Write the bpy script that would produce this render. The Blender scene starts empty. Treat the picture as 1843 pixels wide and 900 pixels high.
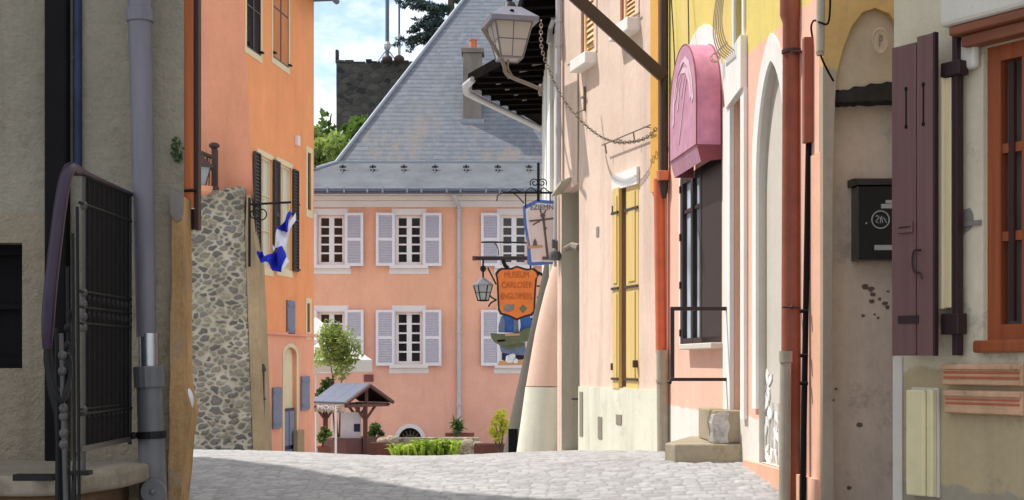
import bpy, bmesh, math, random
import numpy as np
from mathutils import Vector, Matrix
from mathutils.geometry import tessellate_polygon

random.seed(7); RNG = np.random.default_rng(7)
SC = bpy.context.scene
COL = SC.collection
# ------------------------------------------------------------------ survey of the place
F, CX, HY, CZ = 2400.0, 921.5, 650.0, 1.6      # lens and eye height used to measure the street

def P(px, py, D):
    return Vector(((px - CX) / F * D, D, CZ + (HY - py) / F * D))

GY = [-40, 0, 6, 8.8, 10, 10.5, 12.5, 14.5, 30, 45, 62, 90, 200]
GZ = [-3.4, -1.6, -1.15, -.86, -.76, -.75, -.83, -.955, -2.15, -3.3, -3.6, -3.2, -3.0]
def gz(x, y):
    z = np.interp(y, GY, GZ) + CZ
    dip = .07 * np.exp(-((x + 1.1) / 1.3) ** 2) * np.clip((y - 9) / 4, 0, 1) * np.clip((40 - y) / 20, 0, 1)
    return z - dip + .06 * np.clip((x - .2) / 1.0, 0, 1) * np.exp(-((y - 9.6) / 1.1) ** 2)

class Fr:
    """upright wall plane: u runs to the right along the wall, n points out of it, z up"""
    def __init__(s, o, u):
        s.o = Vector(o); s.u = Vector(u).normalized(); s.n = Vector((s.u.y, -s.u.x))
    def W(s, u, n, z):
        p = s.o + s.u * u + s.n * n
        return Vector((p.x, p.y, z))
    def hit(s, px, off=0.0):
        d = Vector(((px - CX) / F, 1.0)); o = s.o + s.n * off
        # D*d = o + t*u
        det = d.x * (-s.u.y) - d.y * (-s.u.x)
        D = (o.x * (-s.u.y) - o.y * (-s.u.x)) / det
        t = (Vector((d.x * D, d.y * D)) - o).dot(s.u)
        return t, D
    def u_(s, px, off=0.0): return s.hit(px, off)[0]
    def z_(s, px, py, off=0.0): return CZ + (HY - py) / F * s.hit(px, off)[1]
    def uz(s, px, py, off=0.0):
        t, D = s.hit(px, off); return (t, CZ + (HY - py) / F * D)
    def rect(s, px0, px1, pyt, pyb, off=0.0, ref=None):
        ref = (px0 + px1) / 2 if ref is None else ref
        return (s.u_(px0, off), s.u_(px1, off), s.z_(ref, pyb, off), s.z_(ref, pyt, off))
    def poly(s, pts, off=0.0): return [s.uz(a, b, off) for a, b in pts]

def rectpoly(r): return [(r[0], r[2]), (r[1], r[2]), (r[1], r[3]), (r[0], r[3])]
def archpoly(u0, u1, z0, zs, zt, n=14, pointed=0.0):
    """opening with an arched head: springs at zs, tops out at zt"""
    c = (u0 + u1) / 2; a = (u1 - u0) / 2
    pts = [(u0, z0), (u1, z0)]
    for i in range(n + 1):
        t = math.pi * i / n
        x = math.cos(t); y = math.sin(t)
        if pointed: y = y * (1 - pointed) + (1 - abs(x)) * pointed
        pts.append((c + a * x, zs + (zt - zs) * y))
    return pts

class MB:
    def __init__(s): s.v = []; s.f = []
    def add(s, vs, fs):
        b = len(s.v); s.v += [Vector(v) for v in vs]; s.f += [[b + i for i in f] for f in fs]; return s
    def box(s, fr, u0, u1, n0, n1, z0, z1):
        w = fr.W
        return s.add([w(u0, n0, z0), w(u1, n0, z0), w(u1, n1, z0), w(u0, n1, z0), w(u0, n0, z1), w(u1, n0, z1), w(u1, n1, z1), w(u0, n1, z1)],
                     [(0, 1, 2, 3), (7, 6, 5, 4), (0, 4, 5, 1), (1, 5, 6, 2), (2, 6, 7, 3), (3, 7, 4, 0)])
    def pbox(s, fr, px0, px1, pyt, pyb, n0, n1, ref=None):
        u0, u1, z0, z1 = fr.rect(px0, px1, pyt, pyb, n1, ref)
        return s.box(fr, u0, u1, n0, n1, z0, z1)
    def hexa(s, b, t):
        return s.add(list(b) + list(t), [(3, 2, 1, 0), (4, 5, 6, 7), (0, 1, 5, 4), (1, 2, 6, 5), (2, 3, 7, 6), (3, 0, 4, 7)])
    def sheet(s, fr, outer, holes=(), n=0.0, depth=0.0):
        loops = [outer] + list(holes); vl = [[Vector((a, b, 0)) for a, b in l] for l in loops]
        tri = tessellate_polygon(vl); flat = [p for l in loops for p in l]
        s.add([fr.W(a, n, b) for a, b in flat], [t for t in tri])
        if depth:
            for l in holes:
                k = len(l)
                vs = [fr.W(a, n, b) for a, b in l] + [fr.W(a, n - depth, b) for a, b in l]
                s.add(vs, [(i, (i + 1) % k, k + (i + 1) % k, k + i) for i in range(k)])
        return s
    def prism(s, fr, poly, n0, n1, holes=()):
        s.sheet(fr, poly, holes, n0); s.sheet(fr, poly, holes, n1)
        for l in [poly] + list(holes):
            k = len(l)
            vs = [fr.W(a, n0, b) for a, b in l] + [fr.W(a, n1, b) for a, b in l]
            s.add(vs, [(i, (i + 1) % k, k + (i + 1) % k, k + i) for i in range(k)])
        return s
    def tube(s, pts, r, seg=8, cap=True, closed=False):
        pts = [Vector(p) for p in pts]; n = len(pts)
        rs = r if isinstance(r, (list, tuple)) else [r] * n
        ref = None; rings = []
        for i, p in enumerate(pts):
            a = pts[(i - 1) % n] if (closed or i > 0) else pts[i]
            b = pts[(i + 1) % n] if (closed or i < n - 1) else pts[i]
            t = (b - a).normalized() if (b - a).length > 1e-9 else Vector((0, 0, 1))
            if ref is None:
                ref = t.orthogonal().normalized()
            ref = (ref - t * ref.dot(t)); ref = ref.normalized() if ref.length > 1e-6 else t.orthogonal().normalized()
            bi = t.cross(ref)
            rings.append([p + (ref * math.cos(2 * math.pi * k / seg) + bi * math.sin(2 * math.pi * k / seg)) * rs[i] for k in range(seg)])
        fs = []; m = n if closed else n - 1
        for i in range(m):
            j = (i + 1) % n
            for k in range(seg):
                fs.append((i * seg + k, i * seg + (k + 1) % seg, j * seg + (k + 1) % seg, j * seg + k))
        if cap and not closed:
            fs.append(tuple(range(seg))[::-1]); fs.append(tuple((n - 1) * seg + k for k in range(seg)))
        return s.add([v for r_ in rings for v in r_], fs)
    def lathe(s, c, prof, seg=16, sx=1.0, sy=1.0):
        vs = []; fs = []
        for r, z in prof:
            for k in range(seg):
                a = 2 * math.pi * k / seg
                vs.append(Vector((c[0] + r * sx * math.cos(a), c[1] + r * sy * math.sin(a), c[2] + z)))
        for i in range(len(prof) - 1):
            for k in range(seg):
                fs.append((i * seg + k, i * seg + (k + 1) % seg, (i + 1) * seg + (k + 1) % seg, (i + 1) * seg + k))
        fs.append(tuple(range(seg))[::-1]); fs.append(tuple((len(prof) - 1) * seg + k for k in range(seg)))
        return s.add(vs, fs)
    def ball(s, c, r, rz=None, seg=10):
        rz = rz or r
        return s.lathe(c, [(r * math.sin(math.pi * i / 8) + 1e-4, -rz * math.cos(math.pi * i / 8)) for i in range(9)], seg)
    def build(s, name, m, parent=None, bevel=0.0, smooth=False, seg=2):
        me = bpy.data.meshes.new(name)
        if parent is not None: o0 = LOC[parent]
        else:
            xs = [v.x for v in s.v]; ys = [v.y for v in s.v]; zs = [v.z for v in s.v]
            o0 = Vector(((min(xs) + max(xs)) / 2, (min(ys) + max(ys)) / 2, min(zs)))
        me.from_pydata([v - o0 for v in s.v], [], s.f); me.materials.append(m)
        bm = bmesh.new(); bm.from_mesh(me)
        bmesh.ops.recalc_face_normals(bm, faces=bm.faces); bm.to_mesh(me); bm.free()
        if smooth:
            me.polygons.foreach_set('use_smooth', [True] * len(me.polygons))
            try: me.set_sharp_from_angle(angle=math.radians(40))
            except Exception: pass
        o = bpy.data.objects.new(name, me); COL.objects.link(o)
        if parent is not None: o.parent = parent
        else: o.location = o0
        LOC[o] = o0
        if bevel:
            b = o.modifiers.new('soft_edges', 'BEVEL'); b.width = bevel; b.segments = seg; b.limit_method = 'ANGLE'; b.angle_limit = math.radians(35)
        return o
LOC = {}
def build_each(mb, name, m, parent, **kw):
    """every loose piece becomes a part of its own"""
    par = list(range(len(mb.v)))
    def find(i):
        while par[i] != i: par[i] = par[par[i]]; i = par[i]
        return i
    for f in mb.f:
        for i in f[1:]: par[find(i)] = find(f[0])
    groups = {}
    for f in mb.f: groups.setdefault(find(f[0]), []).append(f)
    out = []
    for fs in groups.values():
        ids = sorted({i for f in fs for i in f}); mp_ = {j: k for k, j in enumerate(ids)}
        q = MB(); q.v = [mb.v[i] for i in ids]; q.f = [[mp_[i] for i in f] for f in fs]
        out.append(q.build(name, m, parent, **kw))
    return out

def tag(o, label, cat, group=None, kind=None):
    o['label'] = label; o['category'] = cat
    if group: o['group'] = group
    if kind: o['kind'] = kind
    return o
def thing(name, loc, label, cat, group=None):
    o = bpy.data.objects.new(name, None); COL.objects.link(o); o.empty_display_size = .1
    o.location = loc; LOC[o] = Vector(loc)
    return tag(o, label, cat, group)
def structure(o): o['kind'] = 'structure'; return o

# ------------------------------------------------------------------ materials
def S(r, g, b):
    f = lambda c: (c / 255 / 12.92) if c / 255 <= .04045 else ((c / 255 + .055) / 1.055) ** 2.4
    return (f(r), f(g), f(b))
def mul(c, k): return tuple(min(1, x * k) for x in c)

class NT:
    def __init__(s, name):
        s.m = bpy.data.materials.new(name); s.m.use_nodes = True; s.t = s.m.node_tree
        s.b = s.t.nodes['Principled BSDF']; s.co = None
    def new(s, typ, **kw):
        n = s.t.nodes.new(typ)
        for k, v in kw.items(): setattr(n, k, v)
        return n
    def link(s, a, b): s.t.links.new(a, b)
    def pos(s):
        if not s.co: s.co = s.new('ShaderNodeNewGeometry').outputs['Position']
        return s.co
    def mapped(s, sc=(1, 1, 1), rot=(0, 0, 0)):
        n = s.new('ShaderNodeMapping'); n.inputs['Scale'].default_value = sc; n.inputs['Rotation'].default_value = rot
        s.link(s.pos(), n.inputs['Vector']); return n.outputs[0]
    def noise(s, scale, sc=(1, 1, 1), detail=4, rough=.6, vec=None):
        n = s.new('ShaderNodeTexNoise'); n.inputs['Scale'].default_value = scale; n.inputs['Detail'].default_value = detail
        n.inputs['Roughness'].default_value = rough
        s.link(vec if vec is not None else s.mapped(sc), n.inputs['Vector']); return n.outputs['Fac']
    def ramp(s, fac, lo, hi):
        n = s.new('ShaderNodeMapRange'); n.inputs['From Min'].default_value = lo; n.inputs['From Max'].default_value = hi
        s.link(fac, n.inputs['Value']); return n.outputs[0]
    def mix(s, fac, a, b, typ='MIX'):
        n = s.new('ShaderNodeMix', data_type='RGBA', blend_type=typ)
        if isinstance(fac, (int, float)): n.inputs[0].default_value = fac
        else: s.link(fac, n.inputs[0])
        for i, x in ((6, a), (7, b)):
            if isinstance(x, tuple): n.inputs[i].default_value = (*x[:3], 1)
            else: s.link(x, n.inputs[i])
        return n.outputs[2]
    def math(s, op, a, b=None):
        n = s.new('ShaderNodeMath', operation=op)
        for i, x in ((0, a), (1, b)):
            if x is None: continue
            if isinstance(x, (int, float)): n.inputs[i].default_value = x
            else: s.link(x, n.inputs[i])
        return n.outputs[0]
    def bump(s, h, strength, dist=.01, prev=None):
        n = s.new('ShaderNodeBump'); n.inputs['Strength'].default_value = strength; n.inputs['Distance'].default_value = dist
        s.link(h, n.inputs['Height'])
        if prev is not None: s.link(prev, n.inputs['Normal'])
        return n.outputs[0]
    def done(s, col, rough=.8, normal=None, metal=0.0, spec=.3):
        if isinstance(col, tuple): s.b.inputs['Base Color'].default_value = (*col[:3], 1)
        else: s.link(col, s.b.inputs['Base Color'])
        if isinstance(rough, (int, float)): s.b.inputs['Roughness'].default_value = rough
        else: s.link(rough, s.b.inputs['Roughness'])
        s.b.inputs['Metallic'].default_value = metal; s.b.inputs['Specular IOR Level'].default_value = spec
        if normal is not None: s.link(normal, s.b.inputs['Normal'])
        return s.m

def stucco(name, bands, var=.12, streak=.12, stain=None, stain_amt=.4, bump=.35, bscale=45, scale=1.0, jitter=.03, rough_d=.006):
    """plaster; bands = [colour] or [(z_top, colour), ..., (None, colour)] from the ground up"""
    t = NT(name)
    if len(bands) == 1 and len(bands[0]) == 3: base = bands[0]
    else:
        sep = t.new('ShaderNodeSeparateXYZ'); t.link(t.pos(), sep.inputs[0])
        zz = t.math('ADD', sep.outputs['Z'], t.math('MULTIPLY', t.math('SUBTRACT', t.noise(4), .5), jitter))
        base = bands[0][1]
        for i in range(1, len(bands)):
            fac = t.ramp(zz, bands[i - 1][0] - .008, bands[i - 1][0] + .008)
            base = t.mix(fac, base, bands[i][1])
    big = t.noise(.9 * scale, detail=6, rough=.65)
    c = t.mix(t.ramp(big, .3, .7), t.mix(1.0, base, (1 - var,) * 3, 'MULTIPLY'), t.mix(1.0, base, (1 + var * .6,) * 3, 'MULTIPLY'))
    st = t.noise(3.2 * scale, sc=(1, 1, .12), detail=6, rough=.7)
    c = t.mix(t.ramp(st, .5, .75), c, t.mix(1.0, c, (1 - streak, 1 - streak * 1.05, 1 - streak * 1.1), 'MULTIPLY'))
    fine = t.noise(22 * scale, detail=5, rough=.7)
    c = t.mix(t.ramp(fine, .35, .75), c, t.mix(1.0, c, (1 - var * .7,) * 3, 'MULTIPLY'))
    if stain:
        s1 = t.noise(2.1 * scale, detail=9, rough=.75)
        c = t.mix(t.math('MULTIPLY', t.ramp(s1, .545, .63), stain_amt), c, stain)
    h = t.noise(bscale, detail=6, rough=.65)
    nb = t.bump(h, bump, rough_d)
    nb = t.bump(t.noise(2.5 * scale, detail=3), .25, .03, nb)
    return t.done(c, .9, nb, spec=.15)

def paint(name, col, rough=.5, var=.12, metal=0.0, bump=.05, grain=None, spec=.4, wear=None):
    t = NT(name)
    sc = (1, 1, 1) if not grain else grain
    n1 = t.noise(9, sc=sc, detail=5)
    c = t.mix(t.ramp(n1, .3, .7), mul(col, 1 - var), mul(col, 1 + var))
    if wear:
        w = t.noise(14, detail=8, rough=.75)
        c = t.mix(t.math('MULTIPLY', t.ramp(w, .6, .68), .8), c, wear)
    nb = t.bump(t.noise(60, sc=sc, detail=4), bump, .004)
    return t.done(c, t.ramp(n1, -.5 + (1 - rough), 1.8 + (1 - rough)) if False else rough, nb, metal, spec)

def rubble(name, mortar, stones, scale=3.2, squash=1.9, bump=1.0, gap=.07, dist=.05):
    t = NT(name)
    m = t.new('ShaderNodeMapping'); m.inputs['Scale'].default_value = (1, 1, squash); t.link(t.pos(), m.inputs['Vector'])
    wob = t.new('ShaderNodeTexNoise'); wob.inputs['Scale'].default_value = 4.0; wob.inputs['Detail'].default_value = 6; wob.inputs['Roughness'].default_value = .62; t.link(m.outputs[0], wob.inputs['Vector'])
    w2 = t.new('ShaderNodeVectorMath', operation='MULTIPLY_ADD'); t.link(wob.outputs['Color'], w2.inputs[0]); w2.inputs[1].default_value = (.34, .34, .42); t.link(m.outputs[0], w2.inputs[2])
    v = t.new('ShaderNodeTexVoronoi', feature='DISTANCE_TO_EDGE'); v.inputs['Scale'].default_value = scale; v.inputs['Randomness'].default_value = 1; t.link(w2.outputs[0], v.inputs['Vector'])
    vc = t.new('ShaderNodeTexVoronoi', feature='F1'); vc.inputs['Scale'].default_value = scale; vc.inputs['Randomness'].default_value = 1; t.link(w2.outputs[0], vc.inputs['Vector'])
    hsv = t.new('ShaderNodeSeparateColor'); t.link(vc.outputs['Color'], hsv.inputs[0])
    cr = t.new('ShaderNodeValToRGB'); cr.color_ramp.elements[0].color = (*stones[0], 1); cr.color_ramp.elements[1].color = (*stones[-1], 1)
    for i, c_ in enumerate(stones[1:-1]):
        e = cr.color_ramp.elements.new((i + 1) / (len(stones) - 1)); e.color = (*c_, 1)
    t.link(hsv.outputs[0], cr.inputs[0])
    n = t.noise(25, detail=6, rough=.7)
    stone = t.mix(t.ramp(n, .3, .7), t.mix(1.0, cr.outputs[0], (.7,) * 3, 'MULTIPLY'), cr.outputs[0])
    big = t.noise(1.3, detail=4)
    thr = t.math('ADD', t.math('MULTIPLY', hsv.outputs[1], gap * 1.6), gap * .35)
    e = t.new('ShaderNodeMapRange', interpolation_type='SMOOTHSTEP'); t.link(v.outputs['Distance'], e.inputs['Value']); t.link(thr, e.inputs['From Min']); t.link(t.math('ADD', thr, .085), e.inputs['From Max'])
    mort = t.mix(t.ramp(big, .3, .7), mul(mortar, .8), mortar)
    c = t.mix(e.outputs[0], mort, stone)
    h = t.math('ADD', t.math('MULTIPLY', e.outputs[0], .7), t.math('MULTIPLY', n, .5))
    return t.done(c, .9, t.bump(h, bump, dist), spec=.15)

def slate(name, axis):
    t = NT(name)
    sep = t.new('ShaderNodeSeparateXYZ'); t.link(t.pos(), sep.inputs[0])
    cmb = t.new('ShaderNodeCombineXYZ'); t.link(sep.outputs[axis], cmb.inputs[0]); t.link(sep.outputs['Z'], cmb.inputs[1])
    wv = t.new('ShaderNodeVectorMath', operation='MULTIPLY_ADD')
    nz = t.new('ShaderNodeTexNoise'); nz.inputs['Scale'].default_value = 1.2; nz.inputs['Detail'].default_value = 3; t.link(cmb.outputs[0], nz.inputs['Vector'])
    t.link(nz.outputs['Color'], wv.inputs[0]); wv.inputs[1].default_value = (.06, .06, 0); t.link(cmb.outputs[0], wv.inputs[2])
    b = t.new('ShaderNodeTexBrick'); t.link(wv.outputs[0], b.inputs['Vector'])
    b.inputs['Scale'].default_value = 1; b.inputs['Brick Width'].default_value = .21; b.inputs['Row Height'].default_value = .17
    b.inputs['Mortar Size'].default_value = .004; b.inputs['Mortar Smooth'].default_value = .6; b.inputs['Bias'].default_value = 0
    b.inputs['Color1'].default_value = (.125, .137, .156, 1); b.inputs['Color2'].default_value = (.160, .173, .193, 1); b.inputs['Mortar'].default_value = (.132, .144, .163, 1)
    sv = t.new('ShaderNodeSeparateXYZ'); t.link(wv.outputs[0], sv.inputs[0])
    row = t.math('FRACT', t.math('DIVIDE', sv.outputs['Y'], .17)); edge = t.ramp(row, .42, .12)
    v1 = t.noise(.7, detail=5); v2 = t.noise(5, sc=(1, 1, .35), detail=6, rough=.7)
    edge = t.math('MULTIPLY', edge, t.ramp(t.noise(3.5, detail=5), .25, .6))
    c = t.mix(t.math('MULTIPLY', edge, .75), b.outputs['Color'], (.055, .062, .08))
    c = t.mix(t.ramp(v1, .3, .7), t.mix(1.0, c, (.86, .9, .97), 'MULTIPLY'), c)
    c = t.mix(t.ramp(v2, .5, .72), c, t.mix(1.0, c, (1.3, 1.27, 1.22), 'MULTIPLY'))
    # lichen patches low on the roof
    l1 = t.noise(.9, sc=(1.2, .2, .55), detail=7, rough=.75)
    low = t.new('ShaderNodeMapRange'); t.link(sep.outputs['Z'], low.inputs['Value'])
    low.inputs['From Min'].default_value = 11.3; low.inputs['From Max'].default_value = 9.6
    c = t.mix(t.math('MULTIPLY', t.math('MULTIPLY', t.ramp(l1, .50, .62), low.outputs[0]), .75), c, (.21, .165, .13))
    h = t.math('ADD', t.math('MULTIPLY', row, -1.0), t.math('MULTIPLY', t.noise(9, detail=3), .5))
    return t.done(c, .55, t.bump(h, .5, .02), spec=.45)

def leafmat(name, c1, c2, trans=.35):
    t = NT(name)
    at = t.new('ShaderNodeAttribute', attribute_name='tint')
    c = t.mix(at.outputs['Fac'], c1, c2)
    tr = t.new('ShaderNodeBsdfTranslucent'); t.link(t.mix(1.0, c, (1.3, 1.35, .8), 'MULTIPLY'), tr.inputs['Color'])
    t.done(c, .5, spec=.3)
    mx = t.new('ShaderNodeMixShader'); mx.inputs[0].default_value = trans
    t.link(t.b.outputs[0], mx.inputs[1]); t.link(tr.outputs[0], mx.inputs[2])
    t.link(mx.outputs[0], t.t.nodes['Material Output'].inputs[0]); return t.m

def glass_dark(name, col=(.012, .014, .018), rough=.08):
    t = NT(name); n = t.noise(1.7, detail=2)
    return t.done(t.mix(t.ramp(n, .35, .65), col, mul(col, 2.2)), rough, t.bump(t.noise(2.2, detail=2), .08, .02), spec=.5)

M = {}
# --- left house
M['roughcast'] = stucco('roughcast_grey', [(1.6 + .70, S(150, 138, 118)), (None, S(148, 140, 124))], var=.2, streak=.28, bump=1.0, bscale=30, stain=S(95, 82, 66), stain_amt=.45, rough_d=.02)
M['ochre_corner'] = stucco('worn_ochre_plaster', [(.47, .285, .13)], var=.35, streak=.5, bump=.8, bscale=30, scale=3, stain=(.30, .23, .16), stain_amt=.8)
M['limewash'] = paint('pale_limewash', (.62, .62, .68), .8)
M['darkwood'] = paint('dark_brown_wood', S(52, 24, 20), .55, .3, grain=(2, 2, .1))
M['plankwood'] = paint('red_brown_plank', S(196, 112, 66), .5, .3, grain=(3, 3, .08), bump=.2)
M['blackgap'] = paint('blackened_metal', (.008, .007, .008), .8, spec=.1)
M['blue_pipe'] = paint('worn_blue_paint', S(30, 38, 66), .7, .4, wear=S(120, 125, 125))
M['pvc'] = paint('mauve_grey_pvc', S(108, 104, 112), .5, .14, bump=.02, grain=(2, 2, .3), spec=.25)
M['pvc_dark'] = paint('mid_grey_pvc', S(96, 96, 98), .4, .1, bump=.02)
M['zinc'] = paint('bare_zinc', (.45, .46, .5), .3, .15, metal=.9)
M['iron'] = paint('black_iron', (.007, .007, .008), .5, .2, spec=.22)
M['iron_highlit'] = paint('highlit_iron', (.055, .05, .048), .38, .2)  # post highlights put into a lighter iron colour
M['handrail'] = paint('aubergine_handrail', S(40, 22, 44), .34, .15, spec=.3)
M['landing'] = stucco('worn_stone_landing', [S(140, 130, 114)], var=.25, streak=.1, bump=.8, bscale=25, stain=S(84, 70, 58))
M['landing_base'] = stucco('rough_landing_base', [S(112, 86, 66)], var=.35, streak=.3, bump=1.0, bscale=14, stain=S(60, 48, 40))
# --- walls
M['rubble_core'] = stucco('rubble_core_mortar', [S(176, 164, 140)], var=.2, streak=.1, bump=.6)
def rubblemat():
    t = NT('rubble_wall'); at = t.new('ShaderNodeAttribute', attribute_name='tint'); j = t.new('ShaderNodeAttribute', attribute_name='joint')
    cr = t.new('ShaderNodeValToRGB'); cs = [S(120, 117, 112), S(146, 139, 126), S(128, 123, 115), S(164, 155, 138), S(138, 135, 130), S(112, 110, 106), S(152, 144, 128)]
    cr.color_ramp.interpolation = 'CONSTANT'; cr.color_ramp.elements[0].color = (*cs[0], 1); cr.color_ramp.elements[1].position = 6 / 7; cr.color_ramp.elements[1].color = (*cs[-1], 1)
    for k in range(1, 6): e = cr.color_ramp.elements.new(k / 7); e.color = (*cs[k], 1)
    t.link(at.outputs['Fac'], cr.inputs[0])
    n = t.noise(16, sc=(1, 1, 2), detail=7, rough=.75); st = t.mix(t.ramp(n, .3, .72), t.mix(1.0, cr.outputs[0], (.62, .62, .62), 'MULTIPLY'), t.mix(1.0, cr.outputs[0], (1.12, 1.1, 1.06), 'MULTIPLY'))
    b = t.noise(1.2, detail=5); mo = t.mix(t.ramp(b, .35, .65), S(166, 157, 138), S(196, 187, 168))
    c = t.mix(t.ramp(j.outputs['Fac'], .35, .85), st, mo)
    return t.done(c, .92, t.bump(t.noise(45, detail=5), .6, .02), spec=.12)
M['rubble'] = rubblemat()
M['quoin'] = stucco('tan_quoin_plaster', [S(176, 152, 118)], var=.25, streak=.2, bump=.8, stain=S(130, 116, 96))
M['orange'] = stucco('orange_render', [(1.6 + .62, S(236, 164, 132)), (None, S(242, 158, 106))], var=.1, streak=.1, bump=.2)
M['salmon'] = stucco('salmon_render', [S(232, 158, 126)], var=.1, streak=.12, bump=.25)
M['cream'] = stucco('cream_trim', [S(226, 206, 168)], var=.08, streak=.08, bump=.15)
M['curtain'] = paint('cream_curtain', S(205, 198, 180), .9, .1, grain=(4, 4, .05))
M['brownshut'] = paint('dark_brown_shutter', S(62, 48, 42), .5, .2)
M['bluegrey'] = paint('blue_grey_shutter', S(118, 124, 142), .6, .12)
M['nightblue'] = paint('night_blue_door', S(36, 44, 74), .4, .2)
M['manor'] = stucco('manor_pink_render', [(1.6 + 1.2, (.80, .44, .33)), (None, (.83, .45, .30))], var=.13, streak=.14, bump=.25, scale=.6, jitter=4.0, stain=(.80, .50, .40), stain_amt=.35)
M['manor_trim'] = stucco('manor_grey_trim', [S(226, 220, 218)], var=.06, streak=.05, bump=.1)
M['whitepaint'] = paint('white_paint', (.78, .77, .78), .5, .05)
M['lavender'] = paint('pale_lavender_shutter', S(222, 219, 225), .55, .05)
M['lavender2'] = paint('lavender_louvre', S(196, 193, 203), .6, .05)
M['pane'] = glass_dark('dark_pane', (.009, .010, .012), .12)
M['greypane'] = glass_dark('grey_curtained_pane', (.07, .068, .07), .1)
M['slate_x'] = slate('slate_courses', 'X'); M['slate_y'] = slate('slate_courses_hip', 'Y')
M['slate_flat'] = stucco('slate_flare', [(.145, .153, .165)], var=.25, streak=.15, bump=.5, bscale=10, stain=(.16, .15, .14), stain_amt=.4)
M['lead'] = paint('lead_flashing', S(138, 143, 154), .55, .15)
M['gutter'] = paint('dark_zinc_gutter', S(104, 112, 128), .45, .12, metal=.3)
M['guard'] = paint('dull_snow_guard', S(84, 80, 82), .6, .2)
M['greypipe'] = paint('pale_grey_pipe', S(186, 184, 186), .45, .08)
M['chimney'] = stucco('grey_chimney_render', [S(132, 125, 118)], var=.22, streak=.3, bump=.6, stain=S(98, 92, 88))
M['terracotta'] = paint('terracotta', S(192, 112, 82), .8, .18)
M['tower'] = rubble('dark_tower_stone', S(86, 84, 82), [S(56, 55, 56), S(76, 74, 72), S(98, 94, 88), S(66, 63, 61)], scale=1.9, squash=1.7, gap=.03)
# --- right side
M['beige'] = stucco('beige_pink_render', [S(228, 202, 184)], var=.12, streak=.26, bump=.3, stain=S(214, 172, 140), stain_amt=.3)
M['plinth'] = stucco('chalky_plinth', [S(226, 222, 202)], var=.1, streak=.25, bump=.35, stain=S(170, 166, 150), stain_amt=.35)
M['buttress_pink'] = stucco('buttress_pink', [S(230, 194, 174)], var=.1, streak=.12, bump=.3)
M['reveal'] = stucco('grey_reveal', [S(196, 190, 172)], var=.12, streak=.15, bump=.25)
M['drab_plaster'] = stucco('grey_brown_plaster', [S(150, 140, 126)], var=.15, streak=.2, bump=.4)  # plain grey-brown plaster for ledge, relief and bare patches
M['shaded_plaster'] = stucco('shaded_grey_plaster', [S(104, 98, 90)], var=.2, streak=.25, bump=.4)  # shade on the sloping buttress put into the plaster colour
M['offwhite'] = stucco('offwhite_render', [S(214, 208, 194)], var=.1, streak=.15, bump=.2)
M['whitestone'] = stucco('white_stone', [S(236, 232, 226)], var=.08, streak=.12, bump=.25)
M['yellowpaint'] = paint('straw_yellow_paint', S(218, 188, 116), .55, .1, grain=(3, 3, .1), wear=S(196, 160, 96))
M['ochrewood'] = paint('ochre_wood', S(176, 124, 48), .55, .2, grain=(3, 3, .1))
M['tanlouvre'] = paint('tan_louvre', S(232, 196, 150), .55, .1)
M['orangewood'] = paint('orange_window_wood', S(142, 72, 38), .42, .22, grain=(3, 3, .1))
M['ochreband'] = stucco('ochre_band', [S(226, 172, 92)], var=.12, streak=.1, bump=.2)
M['brownpipe'] = paint('dark_brown_iron', S(66, 50, 44), .5, .15)
M['copper'] = paint('copper_joint', S(206, 122, 84), .45, .12)
M['terrapipe'] = paint('terracotta_pipe', S(206, 108, 72), .5, .1)
M['terrapipe_shaded'] = paint('shaded_red_pipe', S(140, 74, 54), .5, .15)  # shade on the red downpipe put into a darker colour
M['sleeve'] = paint('grey_beige_sleeve', S(160, 150, 132), .5, .12)
M['pinkhouse'] = stucco('pink_yellow_render', [(1.6 - .40, S(226, 222, 212)), (1.6 + 2.2, S(238, 188, 166)), (None, S(228, 206, 122))], var=.1, streak=.12, bump=.25, jitter=.09, stain=S(238, 194, 168), stain_amt=.3)
M['pinkbare'] = stucco('bare_pink_render', [S(230, 178, 152)], var=.12, streak=.15, bump=.3, stain=S(200, 170, 120), stain_amt=.5)
M['recessgrey'] = stucco('grey_niche_plaster', [S(206, 198, 186)], var=.08, streak=.1, bump=.25)
M['greendoor'] = paint('grey_green_door', S(132, 138, 128), .6, .1)
M['awning'] = paint('pink_awning_cloth', S(208, 140, 166), .85, .16)
M['awning_face'] = paint('mauve_awning_face', S(190, 138, 158), .8, .14)
M['awning_red'] = paint('crimson_valance', S(140, 72, 80), .8, .1)
M['awning_print'] = paint('pale_mauve_print', S(222, 188, 200), .7, .1)
M['darkframe'] = paint('near_black_wood', S(44, 32, 32), .5, .2)
M['winglass'] = glass_dark('sky_tinted_glass', (.34, .38, .44), .06)  # sky reflection put into the pane colour as pale blue-grey
M['blueglass'] = paint('blue_grey_glass', S(92, 116, 138), .2, .1)
M['grille'] = paint('weathered_grille', S(176, 160, 130), .5, .15)
M['splash'] = stucco('pale_mortar_splash', [S(206, 202, 194)], var=.35, streak=.3, bump=1.0, bscale=14, rough_d=.05, stain=S(120, 116, 110), stain_amt=.6)
M['sandstone'] = stucco('weathered_step', [S(168, 156, 134)], var=.2, streak=.1, bump=.6, stain=S(132, 112, 72), stain_amt=.6)
M['ochrewall'] = stucco('ochre_grey_wall', [(1.6 + 1.7, S(170, 156, 138)), (None, S(206, 170, 112))], var=.15, streak=.15, bump=.35, jitter=.3, stain=S(150, 130, 104))
M['niche'] = stucco('mauve_grey_niche', [S(228, 206, 188)], var=.18, streak=.18, bump=.45, stain=S(140, 120, 106), stain_amt=.45)
M['chip'] = stucco('chipped_brown', [S(132, 114, 101)], var=.5, streak=.2, bump=.8, bscale=25)
M['tympanum'] = stucco('tympanum_plaster', [S(190, 172, 148)], var=.15, streak=.1, bump=.6, bscale=20)
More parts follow.
